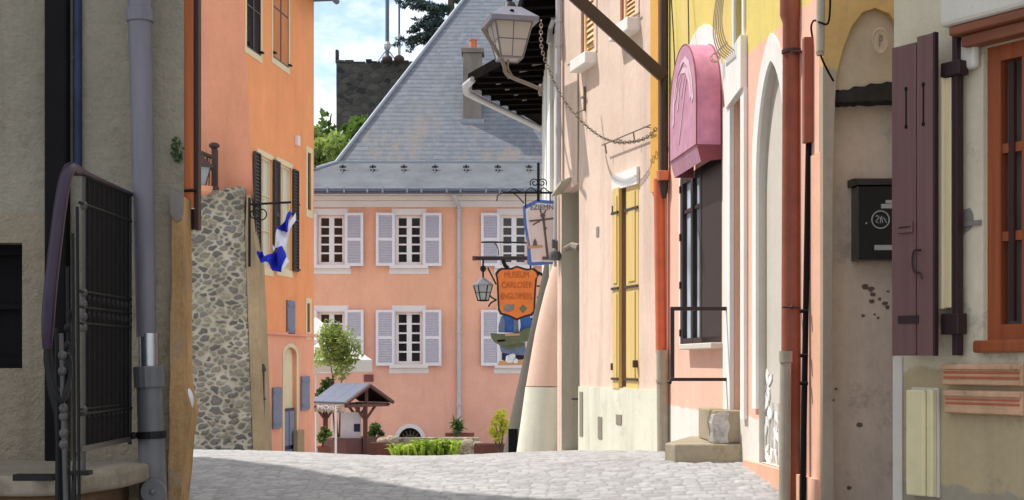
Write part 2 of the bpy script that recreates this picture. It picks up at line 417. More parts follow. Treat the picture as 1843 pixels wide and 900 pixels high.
M['rough_dark'] = stucco('broken_dark_edge', [S(56, 53, 52)], var=.5, streak=.2, bump=1.0, bscale=25)
M['winwall'] = stucco('pale_flaking_wall', [(1.6 - .62, S(160, 150, 130)), (1.6 - .05, S(186, 166, 130)), (None, S(206, 194, 168))], var=.14, streak=.16, bump=.4, jitter=.2, stain=S(134, 124, 108), stain_amt=.7)
M['shutplum'] = paint('plum_grey_shutter', S(106, 74, 70), .6, .14, grain=(3, 3, .1), bump=.12)
M['shutdark'] = paint('dark_plum_wood', S(44, 22, 26), .55, .2, grain=(3, 3, .1))
M['creamstrip'] = paint('cream_strip', S(214, 196, 160), .6, .12, grain=(3, 3, .1))
M['creambox'] = paint('cream_enamel', S(216, 202, 160), .35, .06)
M['brownlintel'] = paint('brown_lintel_wood', S(128, 74, 50), .6, .25, grain=(.3, .3, 3))
M['clay'] = paint('weathered_clay', S(190, 150, 118), .85, .2, wear=S(140, 108, 84))
M['clay_groove'] = paint('red_clay_groove', S(170, 92, 62), .85, .2)
M['mailbox'] = paint('black_enamel', (.010, .010, .012), .3, .1, spec=.5)
M['silver'] = paint('silver_print', (.42, .42, .44), .4, .1, metal=.3)
M['white_relief'] = paint('white_relief', (.8, .79, .76), .7, .06)
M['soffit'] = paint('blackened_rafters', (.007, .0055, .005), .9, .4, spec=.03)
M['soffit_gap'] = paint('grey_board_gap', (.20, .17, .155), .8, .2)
M['lampmetal'] = paint('grey_lamp_metal', S(120, 118, 128), .4, .12, metal=.3)
M['lamparm'] = paint('taupe_iron_arm', S(130, 118, 108), .5, .15)
M['chainmetal'] = paint('weathered_chain', S(126, 112, 98), .5, .2, metal=.3)
def frosted(name, col, tr=.45):
    t = NT(name); n = t.noise(6, detail=4)
    c = t.mix(n, mul(col, .85), col)
    t.done(c, .35, spec=.5)
    x = t.new('ShaderNodeBsdfTranslucent'); t.link(c, x.inputs[0]); mx = t.new('ShaderNodeMixShader'); mx.inputs[0].default_value = tr
    t.link(t.b.outputs[0], mx.inputs[1]); t.link(x.outputs[0], mx.inputs[2]); t.link(mx.outputs[0], t.t.nodes['Material Output'].inputs[0]); return t.m
M['frost'] = frosted('frosted_glass', (.72, .68, .62))
M['frost2'] = frosted('old_lantern_glass', (.58, .60, .60))
# --- signs, square
M['sign_orange'] = paint('sign_orange', S(224, 120, 52), .45, .1)
M['sign_black'] = paint('sign_black', (.02, .014, .014), .45)
M['sign_text'] = paint('sign_dark_orange', S(176, 88, 36), .5, .1)
M['sign_blue'] = paint('sign_blue', S(84, 112, 190), .45, .1)
M['sign_pale'] = paint('sign_pale_pink', S(226, 206, 202), .5, .08)
M['sign_white'] = paint('sign_white', S(222, 224, 232), .5, .06)
M['sign_brown'] = paint('sign_brown', S(104, 84, 80), .5, .15)
M['sign_tan'] = paint('sign_tan', S(196, 150, 112), .5, .1)
M['sign_grey'] = paint('sign_grey', S(132, 122, 116), .5, .2)
M['olive'] = paint('olive_paint', S(98, 104, 80), .55, .15)
M['royal'] = paint('royal_blue_paint', S(54, 96, 170), .5, .2)
M['slateblue'] = paint('slate_blue_paint', S(104, 120, 150), .5, .2)
M['navy'] = paint('navy_paint', S(36, 38, 82), .5, .15)
M['wellwood'] = paint('dark_red_timber', S(92, 58, 50), .6, .2, grain=(3, 3, .2))
M['wellroof'] = paint('blue_grey_sheet', S(86, 94, 114), .55, .1)
M['fascia'] = paint('carved_fascia', S(150, 140, 128), .6, .3)
M['canvas'] = frosted('white_canvas', (.82, .80, .76), .3)
M['pole'] = paint('white_pole', S(222, 216, 210), .5, .06)
M['planter'] = paint('red_brown_planter', S(112, 66, 52), .7, .2)
M['plaque'] = paint('brown_plaque', S(112, 66, 58), .6, .1)
M['lowstone'] = rubble('pale_garden_stone', S(176, 164, 144), [S(150, 138, 120), S(190, 176, 152), S(128, 116, 100), S(206, 196, 176)], scale=4.0, squash=1.8, gap=.04)
M['flag_blue'] = paint('flag_blue', S(22, 36, 168), .8, .12)
M['flag_white'] = paint('flag_white', S(214, 212, 220), .8, .08)
M['bark'] = paint('bark', S(96, 80, 66), .9, .3, grain=(3, 3, .3), bump=.5)
M['leaf_light'] = leafmat('light_green_leaf', (.17, .24, .06), (.36, .43, .15))
M['leaf_mid'] = leafmat('mid_green_leaf', (.05, .10, .02), (.14, .22, .05))
M['leaf_lime'] = leafmat('lime_leaf', (.12, .22, .03), (.44, .52, .08))
M['leaf_gold'] = leafmat('golden_leaf', (.44, .43, .06), (.72, .66, .13))
M['leaf_cedar'] = leafmat('blue_cedar_needle', (.030, .055, .055), (.075, .11, .11), .15)
M['leaf_dark'] = leafmat('dark_leaf', (.03, .07, .02), (.08, .14, .04))

# cobbles: one tint per stone comes with the mesh
def cobblemat():
    t = NT('worn_cobbles'); at = t.new('ShaderNodeAttribute', attribute_name='tint')
    c = t.mix(at.outputs['Fac'], (.33, .325, .32), (.50, .492, .482))
    n = t.noise(30, detail=6, rough=.7)
    c = t.mix(t.ramp(n, .3, .75), t.mix(1.0, c, (.78, .78, .79), 'MULTIPLY'), c)
    b = t.noise(1.1, detail=4); c = t.mix(t.ramp(b, .35, .65), t.mix(1.0, c, (.9, .89, .88), 'MULTIPLY'), c)
    j = t.new('ShaderNodeAttribute', attribute_name='joint')
    c = t.mix(t.math('MULTIPLY', j.outputs['Fac'], .75), c, (.19, .18, .165))
    return t.done(c, .75, t.bump(t.noise(55, detail=5), .4, .006), spec=.3)
M['cobble'] = cobblemat()
M['square'] = stucco('pale_square_paving', [(.46, .44, .41)], var=.15, streak=.0, bump=.5, bscale=20)
M['earth'] = stucco('dry_earth_and_grass', [(.13, .15, .08)], var=.3, streak=.0, bump=.5, bscale=5)

# ------------------------------------------------------------------ ground
def grid(name, xs, ys, zf, m, tint=None, joint=None):
    X, Y = np.meshgrid(xs, ys); Z = zf(X, Y); nx, ny = len(xs), len(ys)
    v = np.stack([X, Y, Z], -1).reshape(-1, 3).astype(np.float32)
    i = np.arange(nx * ny).reshape(ny, nx)
    q = np.stack([i[:-1, :-1], i[:-1, 1:], i[1:, 1:], i[1:, :-1]], -1).reshape(-1, 4)
    me = bpy.data.meshes.new(name)
    me.vertices.add(len(v)); me.vertices.foreach_set('co', v.ravel())
    me.loops.add(q.size); me.loops.foreach_set('vertex_index', q.ravel().astype(np.int32))
    me.polygons.add(len(q)); me.polygons.foreach_set('loop_start', np.arange(0, q.size, 4, dtype=np.int32)); me.polygons.foreach_set('loop_total', np.full(len(q), 4, np.int32))
    me.update(); me.validate()
    for nm, arr in (('tint', tint), ('joint', joint)):
        if arr is not None:
            a = me.attributes.new(nm, 'FLOAT', 'POINT'); a.data.foreach_set('value', arr.astype(np.float32).ravel())
    me.polygons.foreach_set('use_smooth', np.ones(len(q), bool))
    me.materials.append(m); o = bpy.data.objects.new(name, me); COL.objects.link(o); LOC[o] = Vector((0, 0, 0)); return structure(o)

def h1(a, k=0.0):
    s = np.sin(a * 127.1 + k * 311.7) * 43758.5453; return s - np.floor(s)
def cobbles():
    xs = np.arange(-4.2, 3.0, .0145); ys = np.arange(7.0, 15.6, .0165)
    X, Y = np.meshgrid(xs, ys)
    Yw = Y + .035 * np.sin(X * 2.3 + .6) + .022 * np.sin(X * 5.1 + Y * 1.7) + .012 * np.sin(X * 11 + 2 * Y)
    Xw = X + .025 * np.sin(Y * 3.1) + .012 * np.sin(Y * 9 + X * 2)
    rh = .088; row = np.floor(Yw / rh); fy = Yw / rh - row
    wd = .10 + .08 * h1(row, .3); off = h1(row, 1.7) * 3
    cx = Xw / wd + off; c = np.floor(cx); fx = cx - c
    idn = row * 57.0 + c * 13.0
    j = (h1(idn, .9) - .5) * .25; fx2 = np.clip(fx, 0, 1)
    ex = np.minimum(fx2, 1 - fx2) * wd; ey = np.minimum(fy, 1 - fy) * rh
    e = np.minimum(ex, ey); k = np.clip((e - .002) / .022, 0, 1); dome = k * k * (3 - 2 * k)
    tilt = (h1(idn, 2.2) - .5) * (fy - .5) * .008 + (h1(idn, 3.3) - .5) * (fx2 - .5) * .008
    z = dome * (.0035 + .0045 * h1(idn, 4.4)) + tilt * dome + .004 * np.sin(X * 31 + 3 * np.sin(Y * 23)) * dome
    tint = np.clip(.15 + .75 * h1(idn, 5.5) + .1 * h1(row, 8.0), 0, 1); joint = 1 - np.clip(e / .013, 0, 1)
    return grid('street', xs, ys, lambda a, b: gz(a, b) + z - .012, M['cobble'], tint, joint)
cobbles()
grid('street', np.linspace(-7, 7, 30), np.linspace(-30, 7.05, 80), lambda a, b: gz(a, b) - .03, M['cobble'], np.full((80, 30), .5), np.full((80, 30), .15))
grid('village_square', np.linspace(-16, 14, 40), np.linspace(15.3, 62, 90), lambda a, b: gz(a, b) - .03, M['square'])
grid('ground', np.linspace(-900, 900, 121), np.concatenate([np.linspace(-300, -30, 20), np.linspace(-20, 70, 30), np.linspace(90, 1500, 40)]),
     lambda a, b: np.interp(b, GY, GZ) + CZ - .45, M['earth'])

# ------------------------------------------------------------------ shared builders
def window(parent, fr, r, nback, nx, nz, fw, mf, mp, bar=.025, fd=.05, name='window', sill=None, mid=None, top=0):
    u0, u1, z0, z1 = r
    b = MB(); n0, n1 = nback, nback + fd
    b.box(fr, u0, u0 + fw, n0, n1, z0, z1).box(fr, u1 - fw, u1, n0, n1, z0, z1)
    b.box(fr, u0 + fw, u1 - fw, n0, n1, z0, z0 + fw).box(fr, u0 + fw, u1 - fw, n0, n1, z1 - fw, z1)
    iu0, iu1, iz0, iz1 = u0 + fw, u1 - fw, z0 + fw, z1 - fw
    for i in range(1, nx):
        c = iu0 + (iu1 - iu0) * i / nx; w = (mid if (mid and i * 2 == nx) else bar) / 2
        b.box(fr, c - w, c + w, n0, n1 - .004, iz0, iz1)
    for i in range(1, nz):
        c = iz0 + (iz1 - iz0) * i / nz
        b.box(fr, iu0, iu1, n0, n1 - .01, c - bar / 2, c + bar / 2)
    w = b.build(name, mf, parent)
    MB().sheet(fr, rectpoly((u0, u1, z0, z1)), n=nback + .008).build('pane', mp, w)
    if sill: MB().box(fr, u0 - sill[0], u1 + sill[0], nback, sill[1], z0 - sill[2], z0).build('sill', sill[3], w, bevel=.008)
    return w

def shutter(parent, fr, u0, u1, z0, z1, n0, th, mf, ml, slats=16, panels=2, fw=.06, name='shutter'):
    b = MB(); n1 = n0 + th
    b.box(fr, u0, u0 + fw, n0, n1, z0, z1).box(fr, u1 - fw, u1, n0, n1, z0, z1)
    zs = [z0 + (z1 - z0) * i / panels for i in range(panels + 1)]
    for i, z in enumerate(zs):
        a, c = (z, z + fw) if i == 0 else ((z - fw, z) if i == panels else (z - fw / 2, z + fw / 2))
        b.box(fr, u0 + fw, u1 - fw, n0, n1, a, c)
    o = b.build(name, mf, parent)
    l = MB()
    for p in range(panels):
        a = zs[p] + (fw if p == 0 else fw / 2); c = zs[p + 1] - (fw if p == panels - 1 else fw / 2)
        for k in range(slats):
            za = a + (c - a) * k / slats; zb = a + (c - a) * (k + .8) / slats
            w = fr.W; e = .3 * th
            l.hexa([w(u0 + fw, n0 + th * .8, za), w(u1 - fw, n0 + th * .8, za), w(u1 - fw, n0 + th * .8 - e, za), w(u0 + fw, n0 + th * .8 - e, za)],
                   [w(u0 + fw, n0 + e, zb), w(u1 - fw, n0 + e, zb), w(u1 - fw, n0 + .02 * th, zb), w(u0 + fw, n0 + .02 * th, zb)])
        l.box(fr, u0 + fw, u1 - fw, n0 + .001, n0 + .01 * th + .002, a, c)
    l.build('louvres', ml, o)
    return o

def shell(b, fr, u0, u1, depth, z0, z1, n=0.0):
    """side, back and top walls behind a front sheet"""
    w = fr.W
    b.add([w(u0, n, z0), w(u0, -depth, z0), w(u0, -depth, z1), w(u0, n, z1)], [(0, 1, 2, 3)])
    b.add([w(u1, n, z0), w(u1, -depth, z0), w(u1, -depth, z1), w(u1, n, z1)], [(0, 1, 2, 3)])
    b.add([w(u0, -depth, z0), w(u1, -depth, z0), w(u1, -depth, z1), w(u0, -depth, z1)], [(0, 1, 2, 3)])
    b.add([w(u0, n, z1), w(u1, n, z1), w(u1, -depth, z1), w(u0, -depth, z1)], [(0, 1, 2, 3)])
    return b

def slab(b, outl, z0, z1):
    k = len(outl); b.add([(x, y, z0) for x, y in outl] + [(x, y, z1) for x, y in outl], [tuple(range(k))[::-1], tuple(range(k, 2 * k))] + [(i, (i + 1) % k, k + (i + 1) % k, k + i) for i in range(k)]); return b
def lettering(parent, fr, text, uc, zc, n, size, m, width=None, name='lettering', ext=.004):
    cu = bpy.data.curves.new(name, 'FONT'); cu.body = text; cu.size = size; cu.align_x = 'CENTER'; cu.align_y = 'CENTER'; cu.extrude = ext
    o = bpy.data.objects.new(name, cu); COL.objects.link(o)
    dg = bpy.context.evaluated_depsgraph_get(); me = bpy.data.meshes.new_from_object(o.evaluated_get(dg))
    bpy.data.objects.remove(o); bpy.data.curves.remove(cu)
    xs = [v.co.x for v in me.vertices]; sx = 1.0 if not width else width / max(1e-6, (max(xs) - min(xs)))
    b = MB(); b.add([fr.W(uc + v.co.x * sx, n + v.co.z, zc + v.co.y) for v in me.vertices], [tuple(p.vertices) for p in me.polygons])
    bpy.data.meshes.remove(me)
    return b.build(name, m, parent)

def smoothpath(pts, k=6):
    pts = [Vector(p) for p in pts]; out = []
    for i in range(len(pts) - 1):
        p0 = pts[max(i - 1, 0)]; p1 = pts[i]; p2 = pts[i + 1]; p3 = pts[min(i + 2, len(pts) - 1)]
        for j in range(k):
            t = j / k
            out.append(.5 * ((2 * p1) + (p2 - p0) * t + (2 * p0 - 5 * p1 + 4 * p2 - p3) * t * t + (3 * p1 - p0 - 3 * p2 + p3) * t ** 3))
    out.append(pts[-1]); return out
def scroll(fr, uc, zc, n, r, turns=1.4, a0=0.0, sgn=1, k=30):
    return [fr.W(uc + sgn * r * (1 - .75 * i / k) * math.cos(a0 + turns * 2 * math.pi * i / k), n, zc + r * (1 - .75 * i / k) * math.sin(a0 + turns * 2 * math.pi * i / k)) for i in range(k + 1)]

def leaves(parent, name, m, centers, n, size, spread, flat=1.0, aspect=1.6, droop=0.0, rng=RNG):
    """centers: list of (x,y,z,r); n leaf faces in all, scattered in the clumps"""
    C = np.array(centers, float); w = C[:, 3] ** 2; idx = rng.choice(len(C), n, p=w / w.sum())
    d = rng.normal(size=(n, 3)); d /= np.linalg.norm(d, axis=1, keepdims=True)
    rr = rng.random(n) ** .45
    p = C[idx, :3] + d * (C[idx, 3] * rr * spread)[:, None] * np.array([1, 1, flat])
    a = rng.normal(size=(n, 3)); a[:, 2] -= droop; a /= np.linalg.norm(a, axis=1, keepdims=True)
    b_ = np.cross(a, rng.normal(size=(n, 3))); b_ /= np.linalg.norm(b_, axis=1, keepdims=True)
    s = size * (.6 + .8 * rng.random(n))
    v = np.stack([p - a * (s * aspect)[:, None] / 2, p + b_ * s[:, None] / 2 * .7, p + a * (s * aspect)[:, None] / 2, p - b_ * s[:, None] / 2 * .7], 1).reshape(-1, 3)
    o0 = np.array(LOC[parent] if parent is not None else (0, 0, 0)); v = (v - o0).astype(np.float32)
    me = bpy.data.meshes.new(name)
    me.vertices.add(4 * n); me.vertices.foreach_set('co', v.ravel())
    me.loops.add(4 * n); me.loops.foreach_set('vertex_index', np.arange(4 * n, dtype=np.int32))
    me.polygons.add(n); me.polygons.foreach_set('loop_start', np.arange(0, 4 * n, 4, dtype=np.int32)); me.polygons.foreach_set('loop_total', np.full(n, 4, np.int32))
    me.update()
    ct = rng.random(len(C)); at = me.attributes.new('tint', 'FLOAT', 'POINT')
    at.data.foreach_set('value', np.repeat(np.clip(.65 * ct[idx] + .5 * rng.random(n) - .1, 0, 1), 4).astype(np.float32))
    me.materials.append(m); o = bpy.data.objects.new(name, me); COL.objects.link(o)
    if parent is not None: o.parent = parent
    LOC[o] = Vector(o0); return o

FRONT = lambda D: Fr((0, D), (1, 0))
# ================================================================== LEFT: grey roughcast house
FL = Fr((-1.55, 6.3), (1, 0))
loc = (-3.5, 7.0, .6)
lh = thing('roughcast_house', loc, 'shaded grey roughcast house corner behind the black railing and grey downpipe', 'house')
LT = 10.9
b = MB()
hole = FL.rect(-130, 40, 437, 663)
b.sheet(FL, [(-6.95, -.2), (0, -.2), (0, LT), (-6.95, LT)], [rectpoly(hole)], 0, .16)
plan = [(-8.5, 6.3), (-1.55, 6.3), (-2.18, 8.85), (-4.3, 10.15), (-6.2, 10.6), (-8.6, 12.95)]  # unseen rear outline, bent to shape the shadow on the street
for i in range(1, len(plan)):
    a, c = plan[i], plan[(i + 1) % len(plan)]
    b.add([(a[0], a[1], -.2), (c[0], c[1], -.2), (c[0], c[1], LT), (a[0], a[1], LT)], [(0, 1, 2, 3)])
b.add([(x, y, LT) for x, y in plan], [tuple(range(len(plan)))])
b.box(Fr((-7.9, 11.3), (1, 0)), -.32, .32, -.35, .35, LT + .002, LT + 1.0)   # unseen chimney, added for the notch in the street shadow
b.build('wall', M['roughcast'], lh)
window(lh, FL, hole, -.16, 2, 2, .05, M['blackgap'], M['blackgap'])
b = MB(); b.box(FL, FL.u_(88), FL.u_(128), 0, .07, .9, LT - .5); b.build('dark_downpipe', M['blackgap'], lh, bevel=.012)
b = MB(); b.tube([FL.W(FL.u_(141.5), .018, FL.z_(141, 306)), FL.W(FL.u_(141.5), .018, LT - .4)], .021, 10); b.build('conduit', M['blue_pipe'], lh, smooth=True)
# corner: worn ochre plaster, swelling into a wheel guard
D = 6.28
prof_r = [(390, 329), (480, 331), (600, 331), (680, 332), (706, 335), (725, 340), (742, 342.5), (760, 340), (792, 335), (850, 331), (905, 325), (980, 320)]
prof_l = 301
FCo = FRONT(6.26); random.seed(31)
cp = [(r, y) for y, r in prof_r][::-1]; cp = [(298, 980)] + cp + [(329, 352), (311, 346)] + [(312 + random.uniform(-1.5, 1.5) - (y - 400) / 60, y) for y in range(400, 960, 40)]
b = MB(); b.prism(FCo, FCo.poly(cp), -.16, .012); b.build('corner_plaster', M['ochre_corner'], lh, bevel=.016, seg=4, smooth=True)
b = MB(); c = P(333, 722, 6.32); b.ball(c, .042, .07, 12); b.build('guard_stone', M['limewash'], lh, smooth=True)
# open shutter on the lane side of the corner, seen edge on
FSH = FRONT(6.42)
b = MB(); b.pbox(FSH, 327, 349, -420, 340, -.02, 0); sh = b.build('shutter', M['plankwood'], lh, bevel=.004)
b = MB(); b.pbox(FSH, 349.5, 357, -420, 413, -.05, .012); b.pbox(FSH, 327, 349, 376, 413, -.06, -.02); b.build('shutter_edge', M['darkwood'], sh, bevel=.003)
b = MB(); b.pbox(FSH, 312, 326.5, -420, 345, -.04, -.01); b.build('casing', M['blackgap'], sh)
b = MB(); b.tube([P(312, 344, 6.38), P(356, 343, 6.38)], .007, 6); b.build('stay_bar', M['iron'], sh)
b = MB(); b.pbox(FSH, 329, 349, 345, 373, -.02, -.002); b.build('plank_foot', M['plankwood'], sh)
FBk2 = FRONT(6.24); b = MB(); b.prism(FBk2, FBk2.poly([(304, 345), (328, 345), (327, 392), (318, 400), (307, 386)]), -.03, .0); b.build('bracket', M['chimney'], sh, bevel=.004)
# grey downpipe
gp = MB(); D = 6.18
def pipe(b, pts, D, seg=16):
    b.tube([P((l + r) / 2, y, D) for y, l, r in pts], [(r - l) / 2 / F * D for y, l, r in pts], seg); return b
pipe(gp, [(-500, 224, 268), (18, 231, 273)], D); pipe(gp, [(38, 231, 273), (606, 246, 281)], D)
g = gp.build('downpipe', M['pvc'], lh, smooth=True)
b = MB(); pipe(b, [(17, 227.5, 275.5), (40, 228, 276)], D); b.build('collar', M['pvc'], g, bevel=.004)
b = MB(); pipe(b, [(600, 249, 285), (662, 250, 286)], D); b.build('zinc_length', M['zinc'], g, smooth=True)
b = MB(); pipe(b, [(659, 240, 295), (698, 242, 296)], D - .01); b.build('socket', M['pvc_dark'], g, bevel=.006)
b = MB(); pipe(b, [(696, 246, 292), (800, 249, 297), (1000, 254, 306)], D - .01); b.build('lower_length', M['pvc_dark'], g, smooth=True)
b = MB(); pipe(b, [(776, 246, 299), (789, 246.5, 299.5)], D - .013, 20); b.tube([P(226, 784, D), P(250, 782, D)], .009, 8); b.ball(P(240, 784, D - .05), .017); b.ball(P(229, 784, D - .05), .014); b.build('clip', M['iron'], g, bevel=.003)
b = MB(); c = P(277, 884, D - .08); b.tube([c, c + Vector((0, -.02, 0))], .058, 20); b.ball(c + Vector((0, -.025, 0)), .014); b.build('inspection_cap', M['pvc_dark'], g, bevel=.004)
# landing
b = MB(); zt = CZ - .467
outl = [(-6, 6.29), (-1.70, 6.29), (-1.66, 6.1), (-1.68, 5.8), (-1.78, 5.5), (-1.95, 5.42), (-6, 5.45)]
slab(b, outl, zt - .085, zt)
lt = thing('stone_landing', (-2.5, 5.9, .3), 'worn stone door landing under the black iron railing', 'landing')
b.build('slab', M['landing'], lt, bevel=.02, seg=3)
b = MB(); slab(b, [(-6, 6.28), (-1.80, 6.28), (-1.78, 5.75), (-1.92, 5.6), (-6, 5.6)], -.3, zt - .09); b.build('base', M['landing_base'], lt, bevel=.02)
# railing
RX = -1.757
rl = thing('iron_railing', (RX, 5.5, zt), 'black wrought iron stair railing with aubergine handrail on the stone landing', 'railing')
FR_ = Fr((RX, 5.47), (0, 1))     # u runs away from the camera
Z = lambda py: CZ + (HY - py) / F * 5.47
ue = .66
b = MB(); b.box(FR_, .03, ue, -.004, .0, Z(803), Z(316)); b.build('dark_gap_sheet', M['blackgap'], rl)  # added sheet, black in place of the dark between the bars
for k in range(10):
    u = .06 + (ue - .06) * k / 9; b = MB()
    b.tube([FR_.W(u, 0, Z(806)), FR_.W(u, 0, Z(318))], .0052, 6)
    for py in (539, 568): b.ball(FR_.W(u, 0, Z(py)), .011, .020, 8)
    b.ball(FR_.W(u, 0, Z(752)), .009, .012, 8)
    b.build('baluster', M['iron'], rl, smooth=True)
b = MB()
for py, r in ((314, .010), (367, .007), (525, .007), (553, .006), (582, .006), (745, .008), (736, .005)):
    b.tube([FR_.W(-.05, 0, Z(py)), FR_.W(ue + .02, 0, Z(py))], r, 6)
b.tube([FR_.W(ue, 0, Z(818)), FR_.W(ue, 0, Z(316))], .009, 8)
b.build('rail_frame', M['iron'], rl, smooth=True)
b = MB(); b.box(FR_, -.04, ue, -.008, .008, Z(812), Z(802)); b.build('bottom_rail', M['iron_highlit'], rl)
b = MB(); b.tube([FR_.W(0, 0, zt), FR_.W(0, 0, Z(318))], .0085, 8)
for py in (370, 527, 548, 570, 590, 738): b.ball(FR_.W(0, 0, Z(py)), .016, .02, 8)
b.build('post', M['iron_highlit'], rl, smooth=True)
b = MB(); b.box(FR_, -.03, .03, -.05, .03, zt, zt + .018); b.build('foot', M['iron'], rl, bevel=.004)
b = MB(); hp = smoothpath([FR_.W(ue + .02, 0, Z(312)), FR_.W(.1, 0, Z(311)), P(136, 306, 5.36), P(124, 306, 5.27), P(113, 345, 5.2), P(100, 440, 5.1), P(90, 530, 5.02), P(86, 590, 5.0), P(85, 628, 5.0)], 8)
n = len(hp); rs = []
for i in range(n):
    t = i / (n - 1); rs.append(.010 + .0145 * min(1, max(0, (t - .12) / .12)) - .008 * max(0, min(1, (t - .85) / .15)))
b.tube(hp, rs, 12); b.build('handrail', M['handrail'], rl, smooth=True)
b = MB(); b.tube(smoothpath([P(85, 620, 5.0), P(87, 660, 5.0), P(96, 700, 5.0), P(110, 722, 5.02), P(121, 700, 5.05), P(126, 668, 5.08), P(122, 640, 5.08), P(113, 642, 5.06)], 8), .011, 8); b.build('scroll_end', M['iron'], rl, smooth=True)
b = MB(); b.tube([P(110, 600, 5.06), P(113, 720, 5.06), P(120, 960, 5.06)], .009, 8)
for py in (640, 668, 735, 750, 780, 800): b.ball(P(114 if py > 700 else 112, py, 5.06), .017, .02, 8)
b.build('newel', M['iron_highlit'], rl, smooth=True)
b = MB()
for px, t0 in ((101, 590), (121, 480), (131, 420), (139, 372)):
    b.tube([P(px, t0, 5.1 + (px - 100) * .006), P(px + 4, 960, 5.1 + (px - 100) * .006)], .007, 6)
for k in range(9): b.ball(P(121, 590 + k * 32, 5.2), .013, .018, 8)
b.tube(smoothpath([P(112, 700, 5.06), P(126, 640, 5.1), P(132, 590, 5.13), P(127, 560, 5.13), P(121, 575, 5.12)]), .007, 6)
b.tube([P(135, 815, 5.3), P(127, 960, 5.1)], .008, 6)
b.build('stair_bars', M['iron'], rl, smooth=True)
b = MB(); b.box(FRONT(5.45), -2.03, -1.87, -.02, .03, zt - .02, zt + .006); b.build('anchor_plate', M['iron'], rl)
FNw = FRONT(5.12); b = MB(); b.prism(FNw, FNw.poly([(79, 596), (78, 650), (86, 705), (97, 745), (100, 800), (98, 960), (116, 960), (119, 780), (114, 720), (100, 690), (92, 640), (90, 598)]), -.02, .0); b.build('newel_plate', M['iron'], rl, bevel=.004)
# weed on the corner
wd = thing('wall_fern', P(318, 290, 6.3), 'tiny green weed growing from the roughcast corner', 'weed')
leaves(wd, 'fronds', M['leaf_dark'], [(*P(318, 268, 6.28), .03), (*P(321, 282, 6.28), .028), (*P(317, 255, 6.29), .02)], 60, .018, 1.2)
b = MB(); b.tube([P(314, 300, 6.31), P(318, 255, 6.28)], .002, 5); b.build('stem', M['leaf_dark'], wd)

# ================================================================== LEFT: stone wall and orange house
FS = FRONT(29.5)
sw = thing('stone_wall', FS.W(-6.4, 0, -.6), 'tall rubble stone wall with tan corner strip below the salmon gable', 'wall')
zb = -.9
top = FS.poly([(437, 336), (428, 334), (418, 338), (405, 336), (398, 343), (385, 342), (370, 345), (356, 343), (330, 345), (250, 345)])
outer = FS.poly([(250, 850), (457, 850)]) + FS.poly([(441, 420)]) + top
MB().prism(FS, outer, -.9, -.03).build('masonry', M['rubble_core'], sw)
def rubble_face(u0, u1, z0, z1, keep, parent, name, m, res=.022, sw_=.23, sh_=.115, seed=5):
    rg = np.random.default_rng(seed); us = np.arange(u0, u1, res); zs = np.arange(z0, z1, res); U, Zz = np.meshgrid(us, zs)
    Uw = U + .035 * np.sin(Zz * 9 + 3 * np.sin(U * 4)) + .012 * np.sin(Zz * 31 + U * 17); Zw = Zz + .03 * np.sin(U * 7 + 2 * np.sin(Zz * 3)) + .010 * np.sin(U * 37 + Zz * 11)
    ci = np.floor(Uw / sw_).astype(int); cj = np.floor(Zw / sh_).astype(int)
    f1 = np.full(U.shape, 9.); f2 = f1.copy(); idd = np.zeros(U.shape)
    for di in (-2, -1, 0, 1, 2):
        for dj in (-2, -1, 0, 1, 2):
            a = ci + di; c = cj + dj; k = a * 71.0 + c * 29.0
            su_ = (a + .15 + .7 * h1(k, .3) + .5 * (c % 2)) * sw_; sz_ = (c + .15 + .7 * h1(k, 1.1)) * sh_
            wgt = .75 + .6 * h1(k, 6.6)
            d = np.sqrt(((Uw - su_) / 1.55) ** 2 + (Zw - sz_) ** 2) / wgt
            idd = np.where(d < f1, k, idd); f2 = np.where(d < f1, f1, np.minimum(f2, d)); f1 = np.minimum(f1, d)
    e = np.clip((f2 - f1 - .006 - .016 * h1(idd, 7.7)) / .04, 0, 1); dome = e * e * (3 - 2 * e)
    ht = dome * (.02 + .045 * h1(idd, 2.2)) + .008 * np.sin(U * 41 + 5 * np.sin(Zz * 23)) * dome - .012
    tint = h1(idd, 5.5); ok = keep(U, Zz)
    V = np.array([FS.W(a, b_, c) for a, b_, c in zip(U.ravel(), ht.ravel(), Zz.ravel())], dtype=np.float32) - np.array(LOC[parent], dtype=np.float32)
    i = np.arange(U.size).reshape(U.shape); q = np.stack([i[:-1, :-1], i[:-1, 1:], i[1:, 1:], i[1:, :-1]], -1).reshape(-1, 4); q = q[ok.ravel()[q].all(1)]
    me = bpy.data.meshes.new(name); me.from_pydata(V.tolist(), [], q.tolist())
    for nm, arr in (('tint', tint), ('joint', 1 - dome)):
        at = me.attributes.new(nm, 'FLOAT', 'POINT'); at.data.foreach_set('value', arr.astype(np.float32).ravel())
    me.polygons.foreach_set('use_smooth', np.ones(len(q), bool)); me.materials.append(m)
    bm = bmesh.new(); bm.from_mesh(me); bmesh.ops.delete(bm, geom=[v for v in bm.verts if not v.link_faces], context='VERTS'); bm.to_mesh(me); bm.free()
    o = bpy.data.objects.new(name, me); COL.objects.link(o); o.parent = parent; LOC[o] = LOC[parent]; return o
pu = [p[0] for p in FS.poly([(441, 420), (457, 850)])]; pz = [p[1] for p in FS.poly([(441, 420), (457, 850)])]
tu = [FS.uz(a, b_)[0] for a, b_ in ((330, 345), (356, 343), (370, 345), (385, 342), (398, 343), (405, 336), (418, 338), (428, 334), (437, 336), (445, 350))]; tz = [FS.uz(a, b_)[1] for a, b_ in ((330, 345), (356, 343), (370, 345), (385, 342), (398, 343), (405, 336), (418, 338), (428, 334), (437, 336), (445, 350))]
rubble_face(FS.u_(318), FS.u_(459), zb, CZ + 3.95, lambda U, Zz: (U < np.interp(Zz, pz[::-1], pu[::-1])) & (Zz < np.interp(U, tu, tz)), sw, 'stonework', M['rubble'])
